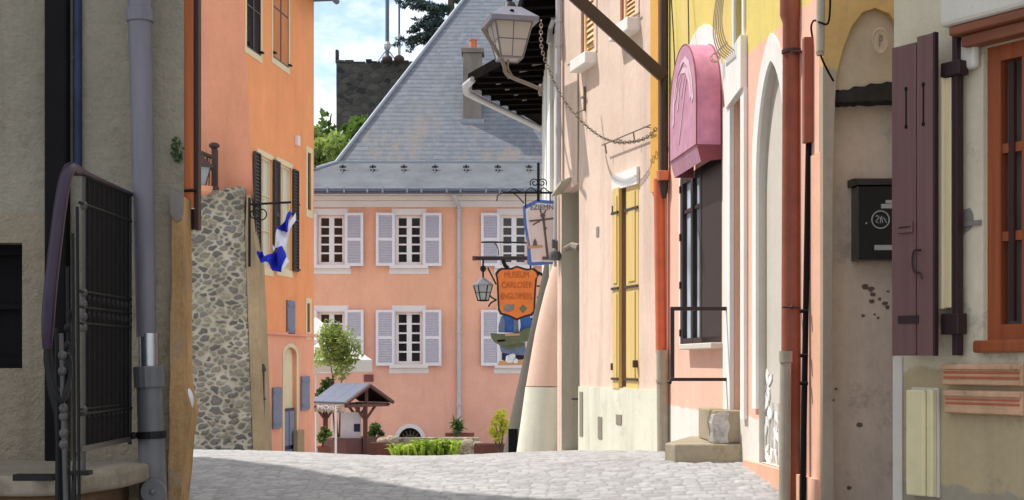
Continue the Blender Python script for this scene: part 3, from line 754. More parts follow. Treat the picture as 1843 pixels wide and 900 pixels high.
b = MB(); b.prism(FS, FS.poly([(457.5, 850), (479, 850), (463, 470), (449, 350), (445, 350), (441.5, 420)]), -.85, .03); b.build('corner_strip', M['quoin'], sw, bevel=.03)
ORD = lambda px: 9.86 / (.137 - (px - CX) / F)
FO = Fr((-9.86 + .137 * 31.0, 31.0), (.137, 1))
oh = thing('orange_house', FO.W(1, -1, -.7), 'tall orange house with brown louvred shutters left of the square', 'house')
OT = 11.0
ul_b = FO.u_(478); ul_t = FO.u_(437)
zm = FO.z_(465, 600); zt_ = FO.z_(437, 0)
def uleft(z): return FO.u_(470) + (FO.u_(437) - FO.u_(470)) * (z - zm) / (zt_ - zm)
ur = FO.u_(565)
zb = -1.2
holes = []
w1 = FO.rect(443.5, 469, -60, 93); w2 = FO.rect(491, 519, -70, 113)
w3 = FO.rect(465, 489, 283, 482); w4 = FO.rect(500, 524, 298, 485)
s1 = FO.rect(553.5, 559.5, 275, 378); s2 = FO.rect(552.5, 557.5, 546, 598)
dz0 = FO.z_(522, 850); d_ = archpoly(FO.u_(511), FO.u_(533), dz0, FO.z_(522, 640), FO.z_(522, 625))
holes = [rectpoly(w) for w in (w1, w2, w3, w4, s1, s2)] + [d_]
b = MB(); b.sheet(FO, [(uleft(zb), zb), (ur, zb), (ur, OT), (uleft(OT), OT)], holes, 0, .09)
W = FO.W
b.add([W(ur, 0, zb), W(ur, -6, zb), W(ur, -6, OT), W(ur, 0, OT)], [(0, 1, 2, 3)])
b.add([W(uleft(OT), 0, OT), W(ur, 0, OT), W(ur, -6, OT), W(uleft(OT), -6, OT)], [(0, 1, 2, 3)])
b.add([W(uleft(zb), -6, zb), W(ur, -6, zb), W(ur, -6, OT), W(uleft(OT), -6, OT)], [(0, 1, 2, 3)])
b.build('facade', M['orange'], oh)
A, B_ = W(uleft(zb), 0, zb), W(uleft(OT), 0, OT)
b = MB(); b.add([A, B_, B_ + Vector((-7, .6, 0)), A + Vector((-7, .6, 0))], [(0, 1, 2, 3)]); b.build('gable_wall', M['salmon'], oh)
b = MB(); e = .35
b.prism(FO, [(uleft(OT) - .3, OT + .002), (ur + .35, OT + .002), (ur + .35, OT + .16), (uleft(OT) - .3, OT + .16)], -6.2, .45); b.build('roof', M['slate_flat'], oh)
b = MB(); b.tube([FO.W(uleft(OT) - .3, .5, OT), FO.W(ur + .4, .5, OT)], .08, 8); b.build('gutter', M['gutter'], oh, smooth=True)
u0 = uleft(zm)
b = MB(); b.box(FO, FO.u_(470), ur + .02, .002, .05, FO.z_(520, 604.5), FO.z_(520, 598)); b.build('string_course', M['salmon'], oh, bevel=.01)
def trim(parent, fr, r, t, m, n=.012, sides=True, bot=True, topb=True):
    u0, u1, z0, z1 = r; o = (u0 - t, u1 + t, z0 - (t * 1.4 if bot else 0), z1 + (t if topb else 0))
    return MB().prism(fr, rectpoly(o), .002, n, [rectpoly(r)] if bot else []).build('trim', m, parent)
for w, t in ((w1, .1), (w2, .1), (w3, .12), (w4, .12), (s1, .14), (s2, .13)): trim(oh, FO, w, t, M['cream'])
MB().prism(FO, archpoly(FO.u_(508), FO.u_(536), dz0, FO.z_(522, 640), FO.z_(522, 618)), .002, .02, [d_]).build('trim', M['cream'], oh)
for w in (w1, w2):
    m_ = (w[0] + w[1]) / 2
    shutter(oh, FO, w[0], m_ - .004, w[2], w[3], -.045, .05, M['brownshut'], M['brownshut'], 17, 2, .04)
    shutter(oh, FO, m_ + .004, w[1], w[2], w[3], -.045, .05, M['brownshut'], M['brownshut'], 17, 2, .04)
for i, w in enumerate((w3, w4)):
    x = window(oh, FO, w, -.085, 2, 3, .05, M['cream'], M['curtain'])
    wd_ = (w[1] - w[0]) * .42
    shutter(oh, FO, w[0] - wd_ - .02, w[0] - .02, w[2], w[3], .03, .05, M['brownshut'], M['brownshut'], 15, 2, .04)
    shutter(oh, FO, w[1] + .02, w[1] + wd_ - .02, w[2], w[3], .03, .05, M['brownshut'], M['brownshut'], 15, 2, .04)
for w in (s1, s2): window(oh, FO, w, -.085, 1, 2, .03, M['brownshut'], M['pane'])
b = MB(); b.sheet(FO, d_, n=-.088); b.build('door_recess', M['cream'], oh)
b = MB(); r = FO.rect(511.5, 532.5, 735, 850); b.box(FO, r[0], r[1], -.08, -.04, r[2], r[3])
dr = b.build('door', M['nightblue'], oh)
b = MB(); mu = (r[0] + r[1]) / 2
for a, c in ((r[0] + .06, mu - .03), (mu + .03, r[1] - .06)):
    b.box(FO, a, c, -.039, -.02, r[2] + .1, r[2] + .55); b.box(FO, a, c, -.039, -.02, r[2] + .65, r[3] - .07)
build_each(b, 'panel', M['bluegrey'], dr, bevel=.01)
for (a, c, t, bt) in ((515, 528, 541, 602), (489, 504, 697, 771), (540.5, 554.5, 677, 738)):
    r = FO.rect(a, c, t, bt); b = MB(); b.box(FO, r[0], r[1], .01, .05, r[2], r[3]); o = b.build('blind_shutter', M['bluegrey'], oh, bevel=.008)
    b = MB()
    for z in (r[2] + .12, r[3] - .12): b.box(FO, r[0] + .02, r[1] - .02, .05, .065, z - .03, z + .03)
    build_each(b, 'batten', M['bluegrey'], o)
b = MB(); b.pbox(FO, 536, 548, 774, 840, .004, .12); b.build('meter_box', M['quoin'], oh, bevel=.01)
b = MB(); r = FO.rect(530.5, 533.5, 245, 262); b.box(FO, r[0], r[1], .0, .1, r[2], r[3]); b.build('alarm_box', M['whitepaint'], oh, bevel=.01)
b = MB()
for px, py in ((446, 78), (469, 95), (492, 95), (520, 118), (534, 368), (458, 368), (535, 486)): b.box(FO, FO.u_(px) - .06, FO.u_(px) + .06, .0, .07, FO.z_(px, py) - .02, FO.z_(px, py) + .02)
build_each(b, 'shutter_hook', M['iron'], oh)
b = MB(); b.tube([P(474, 668, 29.6), P(474, 785, 29.6)], .03, 8); b.lathe(P(474, 668, 29.6), [(.05, 0), (.07, .03), (.02, .16)], 8); b.lathe(P(474, 720, 29.6), [(.055, 0), (.055, .05)], 8)
tag(b.build('drain_stack', M['brownpipe'], smooth=True), 'thin dark brown pipe stack at the foot of the stone wall corner', 'pipe')
# flag and its bracket
fb = thing('hanging_flag', P(490, 440, 29.2), 'blue and white flag drooping from a scrolled iron bracket on the orange house', 'flag')
FF = FRONT(29.3)
b = MB(); b.tube([P(448, 368, 29.3), P(524, 364, 29.6)], .025, 8)
b.tube(scroll(FF, FF.u_(470), FF.z_(470, 384), 0, .22, 1.3, 1.2), .014, 6); b.tube(scroll(FF, FF.u_(458), FF.z_(458, 384), 0, .16, 1.2, 1.8, -1), .014, 6)
b.tube([P(449, 356, 29.3), P(449, 480, 29.3)], .03, 8); b.build('bracket', M['iron'], fb, smooth=True)
def cloth(poly, m, nm, D=29.0, amp=.12):
    fr = FRONT(D); ps = fr.poly(poly); us = [p[0] for p in ps]; zs = [p[1] for p in ps]
    bm = bmesh.new(); vs = [bm.verts.new((a, 0, c)) for a, c in ps]; bm.faces.new(vs)
    bmesh.ops.triangulate(bm, faces=bm.faces); bmesh.ops.subdivide_edges(bm, edges=bm.edges, cuts=9, use_grid_fill=True)
    b = MB(); bm.verts.ensure_lookup_table()
    b.add([Vector((v.co.x, D + amp * (math.sin(v.co.x * 21 + v.co.z * 4) + .45 * math.sin(v.co.x * 37 - v.co.z * 9)), v.co.z)) for v in bm.verts], [tuple(x.index for x in f.verts) for f in bm.faces]); bm.free()
    o = b.build(nm, m, fb, smooth=True); s = o.modifiers.new('cloth', 'SOLIDIFY'); s.thickness = .012; return o
cloth([(501, 412), (516, 418), (526, 383), (522, 380)], M['flag_blue'], 'upper_cloth')
cloth([(501, 412), (516, 418), (530, 382), (531, 395), (518, 424), (512, 446), (494, 446), (488, 440), (491, 455), (496, 425)], M['flag_white'], 'white_cloth', 29.05)
cloth([(508, 443), (515, 462), (505, 489), (490, 487), (486, 474), (478, 470), (468, 473), (466, 464), (462, 452), (470, 452), (478, 462), (486, 464), (497, 452)], M['flag_blue'], 'lower_cloth', 28.95)
cloth([(515, 462), (519, 470), (510, 489), (505, 489)], M['flag_white'], 'hem', 29.0)
# terrace railing and lantern above the stone wall
FT = FRONT(29.3)
tr = thing('terrace_railing', P(386, 341, 29.3), 'short dark metal railing with thick post on top of the stone wall', 'railing')
b = MB(); b.pbox(FT, 380.5, 390.5, 268, 338, -.06, .06); b.lathe(P(385.5, 268, 29.3), [(.06, 0), (.12, .05), (.12, .09), (.07, .13)], 10); b.lathe(P(385.5, 341, 29.3), [(.11, 0), (.1, .06), (.06, .09)], 10); b.build('post', M['brownpipe'], tr, smooth=False)
b = MB(); b.tube([P(330, 268, 29.3), P(358, 273, 29.3), P(381, 283, 29.3)], .045, 8); b.tube([P(330, 299, 29.3), P(381, 303, 29.3)], .05, 8); b.tube([P(330, 338, 29.3), P(381, 338, 29.3)], .02, 6)
for px in (362, 370): b.tube([P(px - 6, 300, 29.3), P(px - 3, 284, 29.3), P(px + 1, 278, 29.3), P(px + 4, 286, 29.3), P(px + 5, 300, 29.3)], .016, 6)
for px in (372, 378): b.tube([P(px, 280, 29.3), P(px - 2, 338, 29.3)], .014, 6)
b.build('rails', M['brownpipe'], tr, smooth=True)
tl = thing('terrace_lantern', P(364, 352, 28.9), 'old lantern with pale panes and pink dish in front of terrace railing', 'lantern')
c = P(362, 300, 28.9)
b = MB(); b.lathe((c.x, c.y, c.z), [(.27, -.02), (.25, .03), (.06, .2), (.03, .26)], 4); b.build('hood', M['brownpipe'], tl)
b = MB(); b.lathe((c.x, c.y, c.z), [(.09, -.42), (.2, -.02)], 4); b.build('glass', M['frost2'], tl)
b = MB()
for k in range(4):
    a = math.pi / 2 * k; b.tube([c + Vector((.092 * math.cos(a), .092 * math.sin(a), -.42)), c + Vector((.205 * math.cos(a), .205 * math.sin(a), -.02))], .014, 6)
b.build('frame', M['brownpipe'], tl)
b = MB(); b.lathe((c.x + .08, c.y, c.z), [(.04, -.62), (.15, -.55), (.18, -.43)], 12); b.build('dish', M['salmon'], tl, smooth=True)

# ================================================================== the pink manor
FM = FRONT(45.0)
mh = thing('pink_manor', FM.W(0, -3, -1.8), 'wide salmon pink manor with lavender shutters and steep slate roof', 'manor house')
WL, WR = -8.0, 9.0
ez = CZ + 5.7
ups = [(572, 620), (712, 760), (901, 949), (1084, 1132)]
wins = []
for a, c in ups:
    wins.append(FM.rect(a, c, 387, 476)); wins.append(FM.rect(a, c, 561, 655))
ar = archpoly(FM.u_(717), FM.u_(759), FM.z_(738, 850), FM.z_(738, 792), FM.z_(738, 770), 20)
b = MB(); zb = -2.2
b.sheet(FM, [(WL, zb), (WR, zb), (WR, ez), (WL, ez)], [rectpoly(w) for w in wins] + [ar], 0, .2)
shell(b, FM, WL, WR, 13, zb, ez); b.build('wall', M['manor'], mh)
for i, w in enumerate(wins):
    x = window(mh, FM, w, -.2, 2, 5, .09, M['whitepaint'], M['pane'], bar=.055, fd=.07, mid=.17)
    t = .13; u0, u1, z0, z1 = w
    MB().prism(FM, rectpoly((u0 - t, u1 + t, z0 - .02, z1 + .21)), .003, .03, [rectpoly(w)]).build('surround', M['manor_trim'], x)
    MB().box(FM, u0 - .2, u1 + .2, -.19, .12, z0 - .14, z0 - .021).build('sill', M['manor_trim'], x, bevel=.01)
    MB().box(FM, u0 - .22, u1 + .22, .003, .02, z0 - .32, z0 - .145).build('apron', M['manor_trim'], x)
    sw_ = .63
    for s in (-1, 1):
        a = (u0 - sw_ - .03) if s < 0 else (u1 + .03)
        ang = math.radians([2, 7, 1, 4, 10, 3, 2, 6, 1, 5, 3, 9, 2, 4, 6, 1][(i * 2 + (s > 0)) % 16]); hp_ = FM.W(a + sw_ if s < 0 else a, .06, 0)
        fh = Fr((hp_.x, hp_.y), (math.cos(ang), math.sin(ang) if s < 0 else -math.sin(ang)))
        shutter(mh, fh, -sw_ if s < 0 else 0, 0 if s < 0 else sw_, z0 - .06, z1 + .06, 0, .05, M['lavender'], M['lavender2'], 14, 2, .09)
# cornice, gutter
b = MB()
for n1, za, zc in ((.06, 373, 362), (.16, 361.5, 353), (.32, 352.5, 345.5)):
    b.box(FM, WL - n1, WR + n1, .0, n1, FM.z_(800, za), FM.z_(800, zc))
b.build('cornice', M['manor_trim'], mh, bevel=.015)
# roof: flared eaves then a steep hip
ED = 44.3; EZ = CZ + 5.76; BD = 46.6; BZ = CZ + 6.93; RD = 51.67; RZ = BZ + (RD - BD) * 1.593
ex0, ex1 = -8.44, 9.6; bx0, bx1 = -6.14, 7.3; rx0, rx1 = bx0 + (RD - BD), bx1 - (RD - BD); YB = 2 * RD - BD; YE = 2 * RD - ED
b = MB()
b.add([(bx0, BD, BZ), (bx1, BD, BZ), (rx1, RD, RZ), (rx0, RD, RZ), (bx1, YB, BZ), (bx0, YB, BZ)], [(0, 1, 2, 3), (4, 5, 3, 2)])
rf = b.build('roof', M['slate_x'], mh)
b = MB(); b.add([(bx0, BD, BZ), (rx0, RD, RZ), (bx0, YB, BZ), (bx1, BD, BZ), (rx1, RD, RZ), (bx1, YB, BZ)], [(0, 1, 2), (3, 4, 5)]); b.build('hip_slope', M['slate_y'], rf)
b = MB(); b.add([(ex0, ED, EZ), (ex1, ED, EZ), (ex1, YE, EZ), (ex0, YE, EZ), (bx0, BD, BZ), (bx1, BD, BZ), (bx1, YB, BZ), (bx0, YB, BZ), (ex0, ED, EZ - .06), (ex1, ED, EZ - .06), (ex1, YE, EZ - .06), (ex0, YE, EZ - .06)],
    [(0, 1, 5, 4), (1, 2, 6, 5), (2, 3, 7, 6), (3, 0, 4, 7), (8, 9, 10, 11), (0, 8, 9, 1), (1, 9, 10, 2), (2, 10, 11, 3), (3, 11, 8, 0)]); b.build('flared_eave', M['slate_flat'], rf)
b = MB(); b.tube([(ex0, ED, EZ + .02), (bx0, BD, BZ + .02), (rx0, RD, RZ + .02)], .075, 8); b.tube([(ex1, ED, EZ + .02), (bx1, BD, BZ + .02), (rx1, RD, RZ + .02)], .075, 8); b.tube([(rx0, RD, RZ), (rx1, RD, RZ)], .075, 8)
b.box(FRONT(BD), bx0, bx1, -.02, .03, BZ - .03, BZ + .05); b.build('ridge_flashing', M['lead'], rf)
b = MB(); b.tube([(ex0, ED - .06, EZ - .06), (ex1, ED - .06, EZ - .06)], .075, 10); b.tube([(ex0, ED + .1, EZ - .14), (ex1, ED + .1, EZ - .14)], .05, 8); gu = b.build('gutter', M['gutter'], mh, smooth=True)
b = MB()
for k in range(28): b.box(FRONT(ED), ex0 + .3 + k * .65 + .1 * math.sin(k * 3), ex0 + .36 + k * .65 + .1 * math.sin(k * 3), .06, .15, EZ - .17, EZ)
build_each(b, 'gutter_clip', M['lead'], gu)
slope = (BZ - EZ) / (BD - ED)
for px in (563, 617, 671, 727, 783, 839, 896, 952, 1010, 1065, 1120):
    y = 45.9; x = (px - CX) / F * y; z = EZ + slope * (y - ED); fr = Fr((x, y), (1, 0)); b = MB()
    b.box(fr, -.14, .14, -.03, .03, z + .10, z + .19); b.box(fr, -.03, .03, -.03, .03, z - .02, z + .24); b.box(fr, -.10, .10, -.02, .10, z - .02, z + .03)
    b.add([fr.W(-.03, .35, z - .17), fr.W(.03, .35, z - .17), fr.W(.03, .0, z + .12), fr.W(-.03, .0, z + .12)], [(0, 1, 2, 3)])
    b.v = [Vector((x, y, z)) + (v - Vector((x, y, z))) * .8 for v in b.v]; b.build('snow_guard', M['gutter'] if False else M['guard'], rf)
b = MB(); dp = [P(817, 351, 44.3), P(820, 360, 44.5), P(826, 374, 44.9), P(826, 830, 44.9)]; b.tube(dp, .075, 10)
d = b.build('downpipe', M['greypipe'], mh, smooth=True)
b = MB()
for py in (380, 498, 600, 730): b.lathe(P(826, py, 44.9), [(.1, 0), (.1, .06)], 10)
build_each(b, 'pipe_clip', M['greypipe'], d)
b = MB(); b.prism(FM, archpoly(FM.u_(710), FM.u_(766), FM.z_(738, 850), FM.z_(738, 792), FM.z_(738, 763), 20), .003, .06, [ar]); cv = b.build('cellar_window', M['manor_trim'], mh, bevel=.01)
MB().sheet(FM, ar, n=-.19).build('pane', M['pane'], cv)
b = MB(); c0 = FM.u_(738); cz = FM.z_(738, 795)
for k in range(9):
    a = math.pi * k / 8; b.tube([FM.W(c0, -.1, cz), FM.W(c0 + .38 * math.cos(a), -.1, cz + .38 * math.sin(a))], .016, 6)
b.tube([FM.W(c0 + .22 * math.cos(math.pi * k / 12), -.1, cz + .22 * math.sin(math.pi * k / 12)) for k in range(13)], .014, 6); b.build('fan_bars', M['olive'], cv)
b = MB(); b.pbox(FM, 655, 672, 674, 687, .004, .04); tag(b.build('wall_plaque', M['plaque'], bevel=.006), 'small brown plaque on the pink manor wall beside the parasol', 'plaque')
# chimney
cD = 47.63; FCm = FRONT(cD)
b = MB(); b.pbox(FCm, 833, 867, 92, 240, -.75, 0); ch = b.build('chimney', M['chimney'], rf, bevel=.03)
b = MB(); b.pbox(FCm, 830, 871, 85, 94, -.82, .06); b.build('chimney_cap', M['chimney'], ch, bevel=.02)
b = MB(); b.lathe((FCm.u_(851), cD + .35, FCm.z_(851, 85)), [(.15, 0), (.13, .3), (.15, .32), (.15, .36)], 10); b.build('chimney_pot', M['terracotta'], ch, smooth=True)
b = MB(); b.pbox(FCm, 829, 871, 214, 222, -.3, .05); b.build('chimney_flashing', M['lead'], ch)

# ================================================================== tower, masts, trees behind
FTw = FRONT(75.0)
tw = thing('stone_tower', FTw.W(-7, -2, -2), 'square dark stone tower rising behind the slate roof', 'tower')
b = MB(); r = FTw.rect(605, 765, 113, 760); b.box(FTw, r[0], r[1], -5, 0, -2, r[3]); b.build('shaft', M['tower'], tw, bevel=.05)
b = MB(); random.seed(3); u = r[0]
while u < r[1] - .4:
    w = .35 + random.random() * .5; b.box(FTw, u, min(u + w, r[1]) - .03, -.5, .03, r[3], r[3] + .06 + .18 * random.random()); u += w
b.box(FTw, r[0] - .05, r[0] + .12, -.4, .0, r[3], r[3] + .75)
b.build('parapet', M['tower'], tw, bevel=.03)
for nm, px, t, lab in (('antenna_mast', 697, -60, 'thick antenna mast with guy stays on the tower top'), ('antenna_mast', 718.5, -40, 'thin whip antenna on the tower top nearest the cedar')):
    c = P(px, 113, 74.2); an = thing(nm, c, lab, 'antenna', 'antennas on the tower')
    b = MB(); b.tube([c, P(px, t, 74.2)], .11 if px < 700 else .06, 8); b.build('mast', M['gutter'], an)
    b = MB(); b.ball(c + Vector((0, 0, .2)), .3, .24); b.build('base', M['brownpipe'], an, smooth=True)
    if px < 700:
        b = MB(); b.lathe(P(px, 90, 74.2), [(.13, 0), (.2, .12), (.2, .3), (.13, .45)], 8)
        for dx in (-18, 18): b.tube([P(px, 88, 74.2), P(px + dx, 112, 74.2)], .04, 6)
        b.build('stays', M['greypipe'], an)
    else:
        b = MB(); b.tube([P(px, 62, 74.2), P(px, 108, 74.2)], .085, 6); b.build('sleeve', M['greypipe'], an)

def branchy(c, top, r, n):
    b = MB(); random.seed(int(abs(c[0] * 77)) + n); b.tube(smoothpath([c, (Vector(c) + Vector(top)) / 2 + Vector((.1 * r, 0, 0)), top], 4), [r * (1 - .6 * i / 8) for i in range(9)], 8)
    for k in range(n):
        t = .45 + .5 * random.random(); p = Vector(c).lerp(Vector(top), t); a = random.random() * 6.28; L = (Vector(top) - Vector(c)).length * .10
        b.tube([p, p + Vector((math.cos(a) * L * .6, math.sin(a) * L * .6, L * .4)), p + Vector((math.cos(a) * L, math.sin(a) * L, L * .9))], [r * .4, r * .25, r * .1], 6)
    return b
def bush_tree(px0, px1, pyt, pyb, D, n, size, mname, label, name='broadleaf_tree', group='broadleaf trees behind the manor'):
    c = P((px0 + px1) / 2, 640, D); t = thing(name, (c.x, c.y, -1.8), label, 'tree', group)
    b = branchy((c.x, c.y, -1.8), P((px0 + px1) / 2, (pyt + pyb) / 2, D), .28, 8); b.build('trunk', M['bark'], t, smooth=True)
    rr = np.random.default_rng(int(px0)); k = 38; cs = []
    for i in range(k):
        a = rr.random() * 2 * math.pi; q = math.sqrt(rr.random())
        px = (px0 + px1) / 2 + q * math.cos(a) * (px1 - px0) / 2; py = (pyt + pyb) / 2 + q * math.sin(a) * (pyb - pyt) / 2
        p = P(px, py, D + rr.normal() * 1.3); cs.append((*p, (.5 + .6 * rr.random()) * min(px1 - px0, pyb - pyt) / F * D * .2))
    leaves(t, 'crown', M[mname], cs, n, size, 1.0, rng=rr); return t
bush_tree(520, 636, 236, 345, 64, 7000, .24, 'leaf_light', 'bright green tree between orange house and slate roof')
bush_tree(610, 680, 212, 330, 66, 4500, .26, 'leaf_mid', 'darker green tree at the foot of the stone tower')
bush_tree(566, 604, 200, 270, 66, 350, .22, 'leaf_mid', 'sparse twiggy treetop showing just above the bright green tree')
# cedar
cd = thing('cedar_tree', P(800, 640, 72) * 1.0, 'blue green cedar with layered drooping boughs behind the roof ridge', 'tree')
LOC[cd] = Vector((P(800, 640, 72).x, 72, -1.5)); cd.location = LOC[cd]
b = MB(); tc = P(812, 650, 72); b.tube([(tc.x, 72, -1.5), (tc.x, 72, 12), (tc.x, 72, 26)], [.5, .35, .08], 10)
cs = []; rr = np.random.default_rng(5)
for tip, base in (((716, -2), (800, 22)), ((728, 8), (800, 30)), ((712, 78), (805, 60)), ((735, 58), (800, 48)), ((752, 40), (805, 40)), ((722, -30), (800, -5)), ((738, 88), (800, 72)), ((770, 20), (812, 20)), ((760, -20), (812, -15)), ((900, 20), (812, 0)), ((880, 60), (812, 40)), ((745, 70), (800, 58))):
    p0 = P(*base, 72); p1 = P(*tip, 72 + rr.normal() * .8)
    b.tube([p0, p0.lerp(p1, .5) + Vector((0, 0, .25)), p1], [.09, .06, .015], 6)
    for i in range(11):
        t = .15 + .85 * i / 10; p = p0.lerp(p1, t) + Vector((0, 0, .25 * 4 * t * (1 - t) - .1)); cs.append((p.x + rr.normal() * .15, p.y + rr.normal() * .3, p.z + rr.normal() * .08, .42 * (1.15 - .6 * t)))
b.build('trunk', M['bark'], cd, smooth=True)
leaves(cd, 'crown', M['leaf_cedar'], cs, 9000, .085, 1.0, flat=.45, aspect=3.4, droop=.6, rng=rr)

# ================================================================== RIGHT: far white house with black eave
FE = Fr((.543, 15.6), (.0085, -1.0))
eh = thing('offwhite_house', (1.5, 18, .2), 'narrow off white house under the black raftered eave, beyond beige house', 'house')
ET = CZ + 5.2
b = MB(); ue0 = FE.u_(975.5); ue1 = .35
sl = FE.rect(991.5, 996.5, 192, 330)
b.sheet(FE, [(ue0, -.6), (ue1, -.6), (ue1, ET), (ue0, ET)], [rectpoly(sl)], 0, .12); shell(b, FE, ue0, ue1, 6, -.6, ET); b.build('wall', M['offwhite'], eh)
window(eh, FE, sl, -.12, 1, 3, .05, M['greypipe'], M['pane'])
b = MB()
for px0, px1 in ((976.5, 982), (984, 989)):
    b.pbox(FE, px0, px1, -80, 640, .002, .05)
build_each(b, 'pilaster', M['whitestone'], eh, bevel=.006)
b = MB(); pts = [P(1005, -90, 15.15), P(1005, 346, 15.15)]; b.tube(pts, .033, 10); b.tube([P(988, 78, 16.3), P(991, 50, 16.3), P(996, 36, 16.1), P(997, -80, 16.1)], .03, 8)
b.tube([P(1000, 346, 15.3), P(999, 480, 15.3)], .02, 8)
d = b.build('downpipe', M['greypipe'], eh, smooth=True)
b = MB()
for py in (84, 345, 40): b.lathe(P(1005, py, 15.15), [(.042, 0), (.042, .03)], 10)
build_each(b, 'pipe_clip', M['greypipe'], d)
# eave
ca, cb, cc = Vector((.14, 15.2)), Vector((-.66, 20.0)), Vector((.50, 23.6))
ze = CZ + 4.17
wa, wb = Vector((.62, 15.2)), Vector((.55, 22.2))
b = MB()
und = [(ca.x, ca.y, ze), (-.12, 18.7, ze), (cb.x, cb.y, ze), (cc.x, cc.y, ze), (3.2, 23.6, ze + .12), (3.2, 15.2, ze + .12)]
top_ = [(x, y, z + .14) for x, y, z in und]
k = len(und); b.add(und + top_, [tuple(range(k)), tuple(range(2 * k - 1, k - 1, -1))] + [(i, (i + 1) % k, k + (i + 1) % k, k + i) for i in range(k)])
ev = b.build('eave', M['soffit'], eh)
b = MB()
edge_x = lambda y: float(np.interp(y, [15.2, 18.7, 20.0, 23.6], [.14, -.12, -.66, .50]))
def soff(x, y):  # underside height
    t = 0 if y < 20 else 1
    e = edge_x(y)
    return ze + .12 * max(0, x - e) / max(.5, 3.2 - e)
y = 15.5
while y < 22.6:
    e = edge_x(y)
    x1 = .60
    b.hexa([(e + .02, y - .05, soff(e, y) - .07), (x1, y - .05, soff(x1, y) - .07), (x1, y + .05, soff(x1, y) - .07), (e + .02, y + .05, soff(e, y) - .07)],
           [(e + .02, y - .05, soff(e, y) + .02), (x1, y - .05, soff(x1, y) + .02), (x1, y + .05, soff(x1, y) + .02), (e + .02, y + .05, soff(e, y) + .02)])
    y += .42
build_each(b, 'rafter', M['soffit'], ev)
b = MB(); y = 17.9  # small pale boards set between the rafters
while y < 22.0:
    e = edge_x(y)
    for x in (e + .42,):
        if x + .3 < .6:
            zz = soff(x, y) - .015; b.hexa([(x, y - .05, zz - .012), (x + .22, y - .05, zz + .03), (x + .22, y + .07, zz + .03), (x, y + .07, zz - .012)], [(x, y - .05, zz), (x + .22, y - .05, zz + .05), (x + .22, y + .07, zz + .05), (x, y + .07, zz)])
    y += .42
build_each(b, 'pale_board', M['soffit_gap'], ev)
b = MB(); g0 = Vector((cb.x - .02, cb.y, ze - .01)); b.tube([(cb.x + .08, cb.y - .25, ze + .0), (cb.x - .03, cb.y, ze - .04), (cb.x - .02, cb.y + .1, ze - .12), (cb.x + .10, cb.y + .4, ze - .13), (cc.x - .02, cc.y - .15, ze - .07)], [.05, .06, .06, .055, .05], 10)
b.build('gutter', M['greypipe'], ev, smooth=True)
# dark sloping buttress of this house
def cone(prof, px_r, D, ry=.7):
    ring = []; seg = 24
    for py, pl in prof:
        cpx = (pl + px_r) / 2; c = P(cpx, py, D); hw = (px_r - pl) / 2 / F * D
        ring.append([Vector((c.x + hw * math.cos(2 * math.pi * k / seg), c.y + ry * hw * math.sin(2 * math.pi * k / seg) + .1, c.z)) for k in range(seg)])
    b = MB(); b.add([v for r in ring for v in r], [(i * seg + k, i * seg + (k + 1) % seg, (i + 1) * seg + (k + 1) % seg, (i + 1) * seg + k) for i in range(len(ring) - 1) for k in range(seg)] + [tuple(range(seg)), tuple((len(ring) - 1) * seg + k for k in range(seg))])
    return b
cone([(850, 899), (776, 913), (700, 930), (600, 953), (500, 975), (450, 985)], 1030, 17.2).build('buttress', M['shaded_plaster'], eh, smooth=True)
b = MB(); b.pbox(FRONT(16.88), 915, 932, 772, 850, 0, .03); b.build('cellar_grate', M['blackgap'], eh)
b = MB(); b.lathe(P(999, 461, 15.2), [(.055, -.05), (.075, 0), (.06, .05), (.02, .07)], 12); b.lathe(P(996, 447, 15.2), [(.02, 0), (.02, .1)], 8); b.lathe(P(1002, 452, 15.2), [(.015, 0), (.015, .12)], 8); b.build('floodlight', M['pvc_dark'], eh, smooth=True)

# ================================================================== RIGHT: beige house
FD = Fr((4.82 - .28 * 13.3, 13.3), (.28, -1))
bh = thing('beige_house', (2.2, 14.5, .4), 'sunlit beige pink house with straw yellow shutters and conical corner buttress', 'house')
BT = CZ + 4.6; zb = .2
ul, ur = FD.u_(1003), FD.u_(1196)
dh = FD.poly([(1011, 347), (1011, 850), (1044, 850), (1042, 330)]); dh = [(dh[0][0], dh[0][1]), (dh[1][0], zb + .05), (dh[2][0], zb + .05), (dh[3][0], dh[3][1])]
yw = FD.rect(1110, 1149, 333, 697)
q1 = FD.rect(1045.5, 1070, -75, 103); q2 = FD.rect(1116, 1145, -95, 45)
b = MB(); b.sheet(FD, [(ul, zb), (ur, zb), (ur, BT), (ul, BT)], [dh, rectpoly(yw), rectpoly(q1), rectpoly(q2)], 0, .14); shell(b, FD, ul, ur, 5, zb, BT); b.build('wall', M['beige'], bh)
b = MB(); b.prism(FD, [(FD.u_(1045), zb), (ur - .002, zb), (ur - .002, FD.z_(1190, 701.5)), (FD.u_(1045), FD.z_(1045, 695.5))], .002, .028); b.build('plinth', M['plinth'], bh, bevel=.006)
